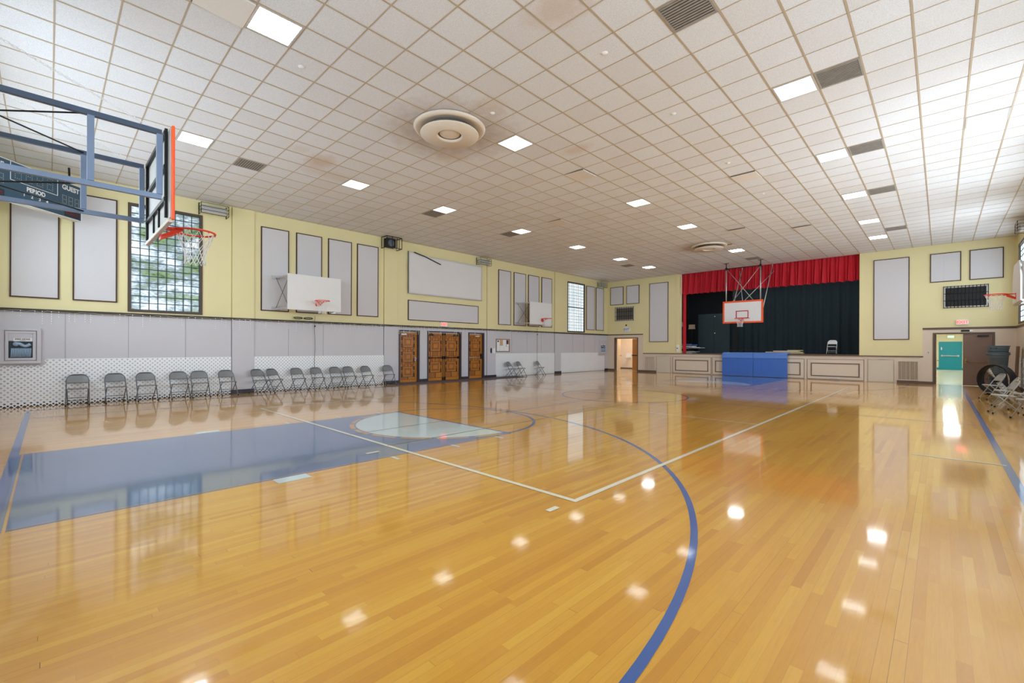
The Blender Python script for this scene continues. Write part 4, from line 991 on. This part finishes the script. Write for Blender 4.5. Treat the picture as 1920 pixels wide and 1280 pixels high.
# ------------------------------------------------------------------ stage front
def stage_hatch(x0, x1, label):
    r = thing('storage_hatch', label, 'hatch', ((x0+x1)/2, YS, .04)); w = (x1-x0)/2
    m = MB(); m.box(-w-.14, -.012, .0, w+.14, 0, .94); m.build('panel', 'beige', r)
    m = MB(); m.frame('y', -.016, -w-.16, -.02, w+.16, .96, .012, .016); m.build('gap_line', 'brown_trim', r)
    m = MB(); m.frame('y', -.03, -w, .12, w, .78, .05, .018); m.build('moulding', mat('grey_brown_moulding', srgb(120, 104, 92), .5), r)
    m = MB(); m.tube([(-.16, -.03, .05), (-.14, -.07, .04), (.14, -.07, .04), (.16, -.03, .05)], .012, 6); m.box(-.19, -.03, .02, -.13, -.01, .08); m.box(.13, -.03, .02, .19, -.01, .08); m.build('pull_handle', 'white_paint', r)
stage_hatch(-11.55, -9.60, 'beige stage hatch with brown moulding, left of the blue mat')
stage_hatch(-9.22, -7.36, 'beige stage hatch partly covered by the left end of the blue mat')
stage_hatch(-6.94, -5.07, 'beige stage hatch partly covered by the right end of the blue mat')
stage_hatch(-4.64, -2.71, 'beige stage hatch with brown moulding, right of the blue mat')
for x0, x1, lb in ((-12.72, -11.85, 'plain beige access door left of the stage hatches'), (-2.40, -1.52, 'plain beige access door right of the stage hatches')):
    m = MB(); m.box(x0, YS-.02, .02, x1, YS, 1.0); r = tag(m.build('access_door', 'beige_door'), lb, 'access door')
    m = MB(); m.frame('y', YS-.026, x0-.03, .0, x1+.03, 1.03, .012, .02); m.build('door_gap', 'board_tan', r)
    m = MB(); m.box((x0+x1)/2-.05, YS-.04, 1.05, (x0+x1)/2+.12, YS, 1.11); m.build('latch', 'alu', r)
for x0, x1, lb, mm in ((-13.50, -12.85, 'beige grooved vent grille beside the open left doorway', 'beige'), (-1.38, -.68, 'grey grooved vent grille beside the brown double doors', 'vent_metal')):
    r = thing('wall_grille', lb, 'vent grille', ((x0+x1)/2, YS, .13)); w = (x1-x0)/2
    m = MB(); m.frame('y', -.04, -w, 0, w, .86, .03, .04); m.build('frame', 'beige', r)
    m = MB(); m.box(-w+.03, -.012, .03, w-.03, 0, .83); m.build('backing', 'vent_metal', r)
    m = MB(); n_ = 30
    for i in range(n_): x = -w+.04+(2*w-.08)*i/(n_-1); m.box(x-.005, -.03, .03, x+.005, -.012, .83)
    for k in range(1, 5): x = -w+2*w*k/5; m.box(x-.012, -.034, .03, x+.012, -.012, .83)
    m.build('louvres', mm if mm == 'beige' else 'board_tan', r)
m = MB(); m.box(-13.62, YS-.05, ZS-.04, -.54, YS-.0, ZS); tag(m.build('trim_10', 'brown_trim'), kind='structure')
m = MB(); m.box(-13.2, YS+.02, ZS-.06, -1.1, 32.2, ZS); tag(m.build('floor_stage', 'stage_wood'), kind='structure')
m = MB(); m.box(-13.2, 32.2, 0, -1.1, 32.3, 6.4); m.box(-13.28, YS+.25, 0, -13.2, 32.3, 6.4); m.box(-1.1, YS+.25, 0, -1.02, 32.3, 6.4); tag(m.build('wall_stage', 'stage_black'), kind='structure')
m = MB(); m.box(-13.3, YS+.15, 6.3, -1.0, 32.3, 6.4); m.box(-13.3, YS+.13, ZC, -1.0, YS+.16, 6.4); tag(m.build('ceiling_stage', 'stage_black'), kind='structure')
for x, lb in ((-9.6, 'fluorescent strip light over the left half of the stage, behind the valance'), (-4.6, 'fluorescent strip light over the right half of the stage, behind the valance')):  # strips added out of sight to brighten the stage
    r = thing('stage_light', lb, 'stage light', (x, 28.0, 6.28)); m = MB(); m.box(-1.2, -.12, -.06, 1.2, .12, 0); m.build('housing', 'white_paint', r)
    m = MB(); m.box(-1.18, -.10, -.08, 1.18, .10, -.061); m.build('diffuser', 'stage_glow', r)
# valance, leg curtain and backdrop
def drape(x0, x1, y, z0, z1, amp, lam, seed, hem=.0, n=None):
    q = random.Random(seed); m = MB(); n = n or int((x1-x0)/.02); ph = [0]; 
    for i in range(n): ph.append(ph[-1]+(x1-x0)/n*2*pi/lam*q.choice((.6, .8, 1, 1.2, 1.5)))
    nv = 6; vs = []
    for j in range(nv+1):
        v = j/nv
        for i in range(n+1):
            a = amp*(.35+.65*v); x = x0+(x1-x0)*i/n
            vs.append((x+.3*a*sin(ph[i]*.5+1), y-a*(.5+.5*sin(ph[i]))-.3*a*sin(ph[i]*.37+v), z1+(z0-z1)*v+hem*v*sin(ph[i])))
    m.add(vs, [(j*(n+1)+i, j*(n+1)+i+1, (j+1)*(n+1)+i+1, (j+1)*(n+1)+i) for j in range(nv) for i in range(n)], True); return m
o = drape(ST0+.02, ST1-.02, YS+.28, 4.74, 6.0, .16, .17, 3, .012).build('stage_valance', 'red_velvet')
tag(o, 'pleated red velvet valance along the top of the stage opening', 'curtain')
m = drape(ST0+.0, ST0+.20, YS+.4, ZS, 4.8, .10, .10, 5); tag(m.build('leg_curtain', 'red_velvet'), 'narrow red curtain edge at the left side of the stage opening', 'curtain')
o = drape(-9.55, -1.15, 31.0, ZS, 6.2, .10, .45, 8).build('backdrop_curtain', 'black_cloth'); tag(o, 'wide black backdrop curtain across the back of the stage', 'curtain')
r = thing('stage_cupboard', 'tall dark teal double door cupboard at left on the stage', 'cupboard', (-10.15, 28.6, ZS))
m = MB(); m.box(-.95, 0, 0, .95, .7, 2.45); m.build('body', 'teal_black', r)
for s in (-1, 1):
    m = MB(); m.box(-.94 if s < 0 else .005, -.03, .03, -.005 if s < 0 else .94, -.002, 2.42); d = m.build('cupboard_door', 'teal_black', r)
for z in (1.25, 2.28):
    m = MB(); m.lathe([(0, -.03), (.025, -.03), (.03, -.01), (.02, 0)], (.08, -.03, z), 10, 'y'); m.build('knob', 'white_plastic', r)
m = MB(); m.box(-8.98, 28.4, ZS, -8.72, 28.5, 5.9); tag(m.build('wing_flat', 'stage_black'), 'narrow black wing flat between cupboard and backdrop', 'stage flat')
G = 'folded tables stacked on the stage'
z = ZS
for k, (mm, l, w_, t_, dx, lb) in enumerate((('white_paint', 1.9, .7, .05, 0, 'lowest pale folded table in the stack on stage left'), ('alu', 2.1, .7, .06, .1, 'second grey folded table in the stack on stage left'),
        ('rubber', 1.8, .6, .14, -.1, 'black folded frame in the stage left stack'), ('alu', 2.2, .72, .06, .35, 'metal edged folded table sticking out right of the stack'), ('white_paint', 1.9, .7, .07, 0, 'white folded table right under the blue one'), ('blue_mat', 1.9, .72, .07, .05, 'blue topped folded table on top of the stack'))):
    r = thing('folded_table', lb, 'folded table', (-12.0+1.0+dx-.9, 27.6, z), radians((0, 2, -1, 3, 0, 1)[k]), G)
    m = MB(); m.box(-l/2, -w_/2, 0, l/2, w_/2, t_-.02); m.build('table_top', mm, r)
    m = MB(); m.tube([(-l/2+.1, -w_/2+.05, t_-.012), (l/2-.1, -w_/2+.05, t_-.012)], .012, 6); m.build('folded_leg', 'galv', r); z += t_+.022
for k, (x, y, zz, mm, hh, lb) in enumerate(((-12.0, 28.5, 0, 'black_metal', 1.75, 'black music stand leftmost in the stage left wing'), (-11.42, 28.9, 0, 'black_metal', 1.6, 'second black stand with tan case in the stage left wing'))):
    r = thing('music_stand', lb, 'stand', (x-.2, y, ZS)); m = MB(); m.tube([(0, 0, .15), (0, 0, hh)], .014, 8)
    for a in range(3): m.tube([(0, 0, .3), (.25*cos(a*2.1), .25*sin(a*2.1), .012)], .01, 6)
    m.build('pole', 'black_metal', r); m = MB(); m.box(-.22, -.03, hh-.05, .22, -.01, hh+.02); m.box(-.20, -.02, hh+.02, .2, -.01, hh+.24); m.build('desk', 'galv' if k == 0 else 'board_tan', r)
G = 'flat boards heaped on the stage'
bd = [(-7.4, 27.05, 0, 2.6, .3, .04, 2, 'board_tan', 'lowest long tan board in the heap on the stage'), (-6.6, 27.1, .05, 3.0, .25, .03, -1, 'board_yellow', 'long yellowish board in the heap on the stage'), (-6.0, 27.15, .09, 1.7, .35, .05, 4, 'board_tan', 'short tan board at the right end of the heap'),
      (-5.9, 27.2, .15, 1.2, .3, .04, -6, 'cream', 'small cream board near the top of the heap'), (-7.6, 27.2, .20, 2.8, .06, .03, -2, 'rubber', 'thin dark pole lying on top of the heap'), (-5.5, 27.2, .20, .7, .3, .03, 10, 'board_yellow', 'topmost little yellowish board at the right of the heap')]
for x, y, zz, l, w_, t_, a, mm, lb in bd:
    m = MB(); m.box(-l/2, -w_/2, 0, l/2, w_/2, t_); o = m.build('flat_board', mm); tag(o, lb, 'board', G); o.location = (x, y, ZS+zz); o.rotation_euler = (0, 0, radians(a))
m = MB(); m.box(-3.15, 30.83, ZS+.33, -3.03, 30.87, ZS+.47); r = tag(m.build('power_outlet', 'white_plastic'), 'small white outlet box low on the black backdrop', 'outlet'); m = MB(); m.box(-3.11, 30.82, ZS+.37, -3.07, 30.83, ZS+.43); m.build('socket', 'cream_dark', r)
# blue mat draped over the stage edge
r = thing('folding_mat', 'blue vinyl gym mat draped over the stage edge onto the floor', 'gym mat', (-7.19, YS-.18, 0))
for k in range(2):
    x0 = -1.58+1.58*k; m = MB(); m.box(x0+.004, -.07, .01, x0+1.576, .06, 1.0); m.build('hanging_panel', 'blue_mat', r, .015)
    m = MB(); m.box(x0+.004, -.10, .985, x0+1.576, .06, 1.245); m.box(x0+.004, .05, 1.215, x0+1.576, .7, 1.29); m.build('top_fold', 'blue_mat2', r, .02)
for x in (-.79, .4, .79): m = MB(); m.box(x-.003, -.073, .03, x+.003, -.068, .97); m.build('seam', mat('mat_seam_blue', srgb(44, 84, 164), .5), r)

# ------------------------------------------------------------------ left far doorway and the room behind
d4 = doorroot(4, None); m = MB(); t = .06; x0, x1, zt = FD_L[0], FD_L[2], FD_L[3]
m.box(x0, YS-.02, 0, x0+t, YS+.24, zt); m.box(x1-t, YS-.02, 0, x1, YS+.24, zt); m.box(x0+t, YS-.02, zt-t, x1-t, YS+.24, zt); m.build('door_jamb', 'brown_trim', d4)
m = MB(); m.T = Matrix.Translation((x0+t, YS+.2, 0)) @ rot(radians(106)); m.box(0, -.045, .01, .84, 0, 2.12); m.build('door_leaf', 'room_cream', d4)
m = MB(); m.T = Matrix.Translation((x0+t, YS+.2, 0)) @ rot(radians(106)); m.lathe([(0, -.11), (.03, -.10), (.02, -.05)], (.76, 0, 1.0), 10, 'y'); m.build('door_knob', 'black_metal', d4)
m = MB(); m.T = Matrix.Translation((x1-t, YS+.2, 0)) @ rot(radians(144)); m.box(0, 0, .01, .84, .045, 2.12)
m.build('door_leaf', 'door_wood', d4)
m = MB(); m.T = Matrix.Translation((x1-t, YS+.2, 0)) @ rot(radians(144)); m.box(.05, .045, 1.0, .8, .10, 1.06); m.build('panic_bar', 'rubber', d4)
m = MB(); m.box(-17.6, 28.9, 0, -13.9, 29.0, 2.9); m.box(-17.7, YS+.25, 0, -17.6, 29.0, 2.9); m.box(-13.42, YS+.25, 0, -13.32, 29.0, 2.9); m.box(-13.9, 28.9, 0, -13.32, 29.0, 2.9)
tag(m.build('wall_side_room', 'room_cream'), kind='structure')
m = MB(); m.box(-17.7, YS+.25, 2.9, -13.32, 29.0, 3.0); tag(m.build('ceiling_side_room', 'room_cream'), kind='structure')
m = MB(); m.box(-17.7, YS+.01, -.06, -13.32, 29.0, .001); tag(m.build('floor_side_room', 'hall_floor'), kind='structure')
m = MB(); m.box(-17.6, 28.86, 0, -13.4, 28.9, .1); tag(m.build('baseboard_side_room', 'cream_dark'), kind='structure')
r = thing('ceiling_lamp', 'warm ceiling lamp in the small room behind the left doorway', 'ceiling lamp', (-15.2, 27.7, 2.9)); m = MB(); m.lathe([(.0, -.09), (.14, -.08), (.2, 0)], n=24); m.build('lamp_shade', 'warm_lamp', r); m = MB(); m.lathe([(.2, 0), (.22, -.01), (.22, 0)], n=24); m.build('lamp_rim', 'alu', r)
r = thing('drinking_fountain', 'small white rounded fountain on cream wall inside the left doorway', 'fountain', (-16.15, 28.9, .85)); m = MB(); m.lathe([(0, -.12), (.10, -.08), (.17, .0), (.16, .04), (0, .03)], (0, -.21, 0), 20); m.build('bowl', 'white_plastic', r)
m = MB(); m.box(-.2, -.05, -.05, .2, -.005, .3); m.build('back_plate', 'white_plastic', r, .02)

# ------------------------------------------------------------------ right far doorway and the hall behind
d5 = doorroot(5, None); m = MB(); x0, x1, zt = FD_R[0], FD_R[2], FD_R[3]
m.box(x0, YS-.02, 0, x0+t, YS+.24, zt); m.box(x1-t, YS-.02, 0, x1, YS+.24, zt); m.box(x0+t, YS-.02, zt-t, x1-t, YS+.24, zt); m.build('door_jamb', 'brown_trim', d5)
m = MB(); m.box(.67, YS+.02, .01, x1-t, YS+.065, zt-t); m.build('door_leaf', 'brown_door', d5, .004)
m = MB(); m.box(.72, YS-.04, .92, .78, YS+.02, 1.12); m.tube([(.75, YS-.05, 1.0), (.75, YS-.09, 1.03), (.75, YS-.09, 1.0)], .014, 6); m.tube([(.74, YS-.04, 1.0), (1.46, YS-.04, .98)], .012, 6); m.build('lever_handle', 'brass', d5)
m = MB(); m.box(1.08, YS-.05, 2.02, 1.40, YS+.02, 2.08); m.build('door_closer', 'black_metal', d5)
m = MB(); m.T = Matrix.Translation((x0+t, YS+.22, 0)) @ rot(radians(89)); m.box(0, -.045, .01, .82, 0, zt-t); m.build('door_leaf', 'brown_door', d5, .004)
m = MB(); m.T = Matrix.Translation((x0+t, YS+.22, 0)) @ rot(radians(89)); m.tube([(.76, -.05, 1.0), (.76, -.12, 1.0), (.66, -.12, .98)], .014, 6); m.build('lever_handle', 'brass', d5)
HY = 46.0
m = MB(); m.cur = 0
m.box(-.95, YS+.25, 0, -.85, HY, 2.9); m.box(1.75, YS+.25, 0, 1.85, HY, 2.9); m.box(-.95, HY, 0, 1.85, HY+.1, 2.9); m.box(-.95, YS+.25, 2.2, 1.85, YS+.26, 2.9)
tag(m.build('wall_hall', 'hall_yellow'), kind='structure')
m = MB(); m.box(-.95, YS+.25, 2.85, 1.85, HY, 2.95); tag(m.build('ceiling_hall', 'white_paint'), kind='structure')
m = MB(); m.box(-.95, YS+.01, -.06, 1.85, HY, .001); tag(m.build('floor_hall', 'hall_floor'), kind='structure')
m = MB(); m.box(-.85, YS+.3, 0, -.83, HY, .14); m.box(-.85, HY-.02, 0, 1.75, HY, .14); tag(m.build('baseboard_hall', 'teal'), kind='structure')
d6 = doorroot(6, None); m = MB(); m.box(-.03, HY-.06, .02, 1.07, HY-.01, 2.0); m.build('door_leaf', 'teal', d6)
m = MB(); m.frame('y', HY-.05, -.09, 0, 1.13, 2.06, .06, .05); m.build('door_frame', 'teal', d6)
m = MB(); m.tube([(.06, HY-.14, 1.02), (.92, HY-.14, 1.02)], .035, 8); m.box(.03, HY-.15, .96, .12, HY-.06, 1.08); m.box(.86, HY-.15, .96, .98, HY-.06, 1.08); m.build('panic_bar', 'alu', d6)
m = MB(); m.box(.02, HY-.07, 1.45, .08, HY-.06, 1.65); m.build('notice', 'white_plastic', d6)
exit_sign('exit_sign', 'green lit exit sign above the teal door in the hall', 'y', .55, HY-.02, 2.42, .36, .2, 'white_plastic', 'green_glow', 0)
hl = None
for y, lb in ((28.6, 'hall ceiling light nearest the gym doorway'), (33.5, 'second hall ceiling light beyond the brown doors'), (38.5, 'third hall ceiling light beyond the brown doors'), (43.2, 'hall ceiling light nearest the teal door')):
    if hl is None:
        hl = thing('hall_light', lb, 'ceiling light', (.45, y, 2.85), 0, 'hall ceiling lights'); m = MB(); m.box(-.3, -.6, -.04, .3, .6, -.005); m.build('diffuser', 'hall_lamp', hl); m = MB(); m.box(-.33, -.63, -.03, .33, .63, 0); m.build('frame', 'alu', hl)
    else: dup(hl, (.45, y, 2.85), label=lb)

# ------------------------------------------------------------------ bins, drum fan and timber by the right wall
def bin_(z, flip, label, mm='bin', x=1.52, y=24.05, H=.78, a=0):
    r = thing('trash_bin', label, 'bin', (x, y, z), a); m = MB(); pr_ = [(0, .012), (.20, .012), (.215, 0), (.225, .03), (.265, H-.12), (.285, H-.11), (.285, H-.08), (.275, H-.07), (.30, H-.03), (.305, H), (.285, H), (.27, H-.1), (.205, .03), (0, .03)]
    if flip: pr_ = [(a_, H-b_) for a_, b_ in pr_]
    m.lathe(pr_, n=36); m.build('bin_body', mm, r)
    zz = H-.06 if not flip else .06
    for k in (0, pi):
        h_ = MB(); h_.T = rot(k+.6); h_.tube([(.27, -.08, zz-.04), (.33, -.07, zz-.01), (.33, .07, zz-.01), (.27, .08, zz-.04)], .014, 6); h_.build('handle', mm, r)
bin_(0, True, 'dark upturned bin at the bottom of the stack behind the drum fan', 'bin_dark', H=.60)
bin_(.60, False, 'grey plastic bin in the middle of the stack behind the drum fan', H=.80)
bin_(.84, False, 'grey plastic bin nested on top of the stack by the brown door', H=.80, a=.5)
m = MB(); m.box(-.03, -.22, 0, .03, .22, 1.62); o = tag(m.build('timber_board', 'wood_brown', None, .004), 'upright brown board leaning at right wall behind the grey bins', 'board'); o.location = (1.98, 24.5, 0); o.rotation_euler = (0, radians(2), 0)
FC = Vector((1.33, 21.6, .50)); aim = Vector((-1.0, -1.05, 0)).normalized(); fr = thing('drum_fan', 'large round black drum fan standing on floor by pale chairs', 'fan', (FC.x, FC.y, 0), math.atan2(aim.y, aim.x))
m = MB(); Rr = .49; m.lathe([(Rr-.03, .10), (Rr, .11), (Rr, -.11), (Rr-.03, -.10), (Rr-.035, .10)], (0, 0, .505), 48, 'x'); m.tube([(.11, Rr*cos(a), .505+Rr*sin(a)) for a in [2*pi*i/48 for i in range(48)]], .016, 8, True); m.build('drum', 'rubber', fr)
for sx, nm in ((.11, 'front_guard'), (-.11, 'rear_guard')):
    m = MB()
    for rr in (.1, .18, .26, .34, .41): m.tube([(sx+.02, rr*cos(a), .5+rr*sin(a)) for a in [2*pi*i/32 for i in range(32)]], .003, 4, True)
    for k in range(8): a = 2*pi*k/8; m.tube([(sx+.02, .05*cos(a), .5+.05*sin(a)), (sx+.02, .45*cos(a), .5+.45*sin(a))], .004, 4)
    m.build(nm, 'black_metal', fr)
m = MB(); m.lathe([(0, .09), (.07, .09), (.085, .05), (.085, -.09), (0, -.09)], (0, 0, .5), 20, 'x'); m.build('motor', 'black_metal', fr)
for k in range(2):
    m = MB(); m.T = Matrix.Translation((0, 0, .5)) @ Matrix.Rotation(radians(38+180*k), 4, 'X')
    vs = []
    for i in range(7):
        t_ = i/6; rr = .08+.34*t_; wd = .055+.035*t_; tw = .6-.4*t_
        vs += [(-wd*sin(tw), -wd*cos(tw), rr), (wd*sin(tw), wd*cos(tw), rr)]
    m.add(vs, [(2*i, 2*i+1, 2*i+3, 2*i+2) for i in range(6)], True); o = m.build('blade', 'chair_white', fr); sd = o.modifiers.new('s', 'SOLIDIFY'); sd.thickness = .006
m = MB()
for s in (-1, 1): m.tube([(-.16, s*.2, .012), (.16, s*.2, .012)], .014, 6); m.bar((0, s*.2, .01), (0, s*.22, .12), .03)
m.build('foot', 'black_metal', fr)
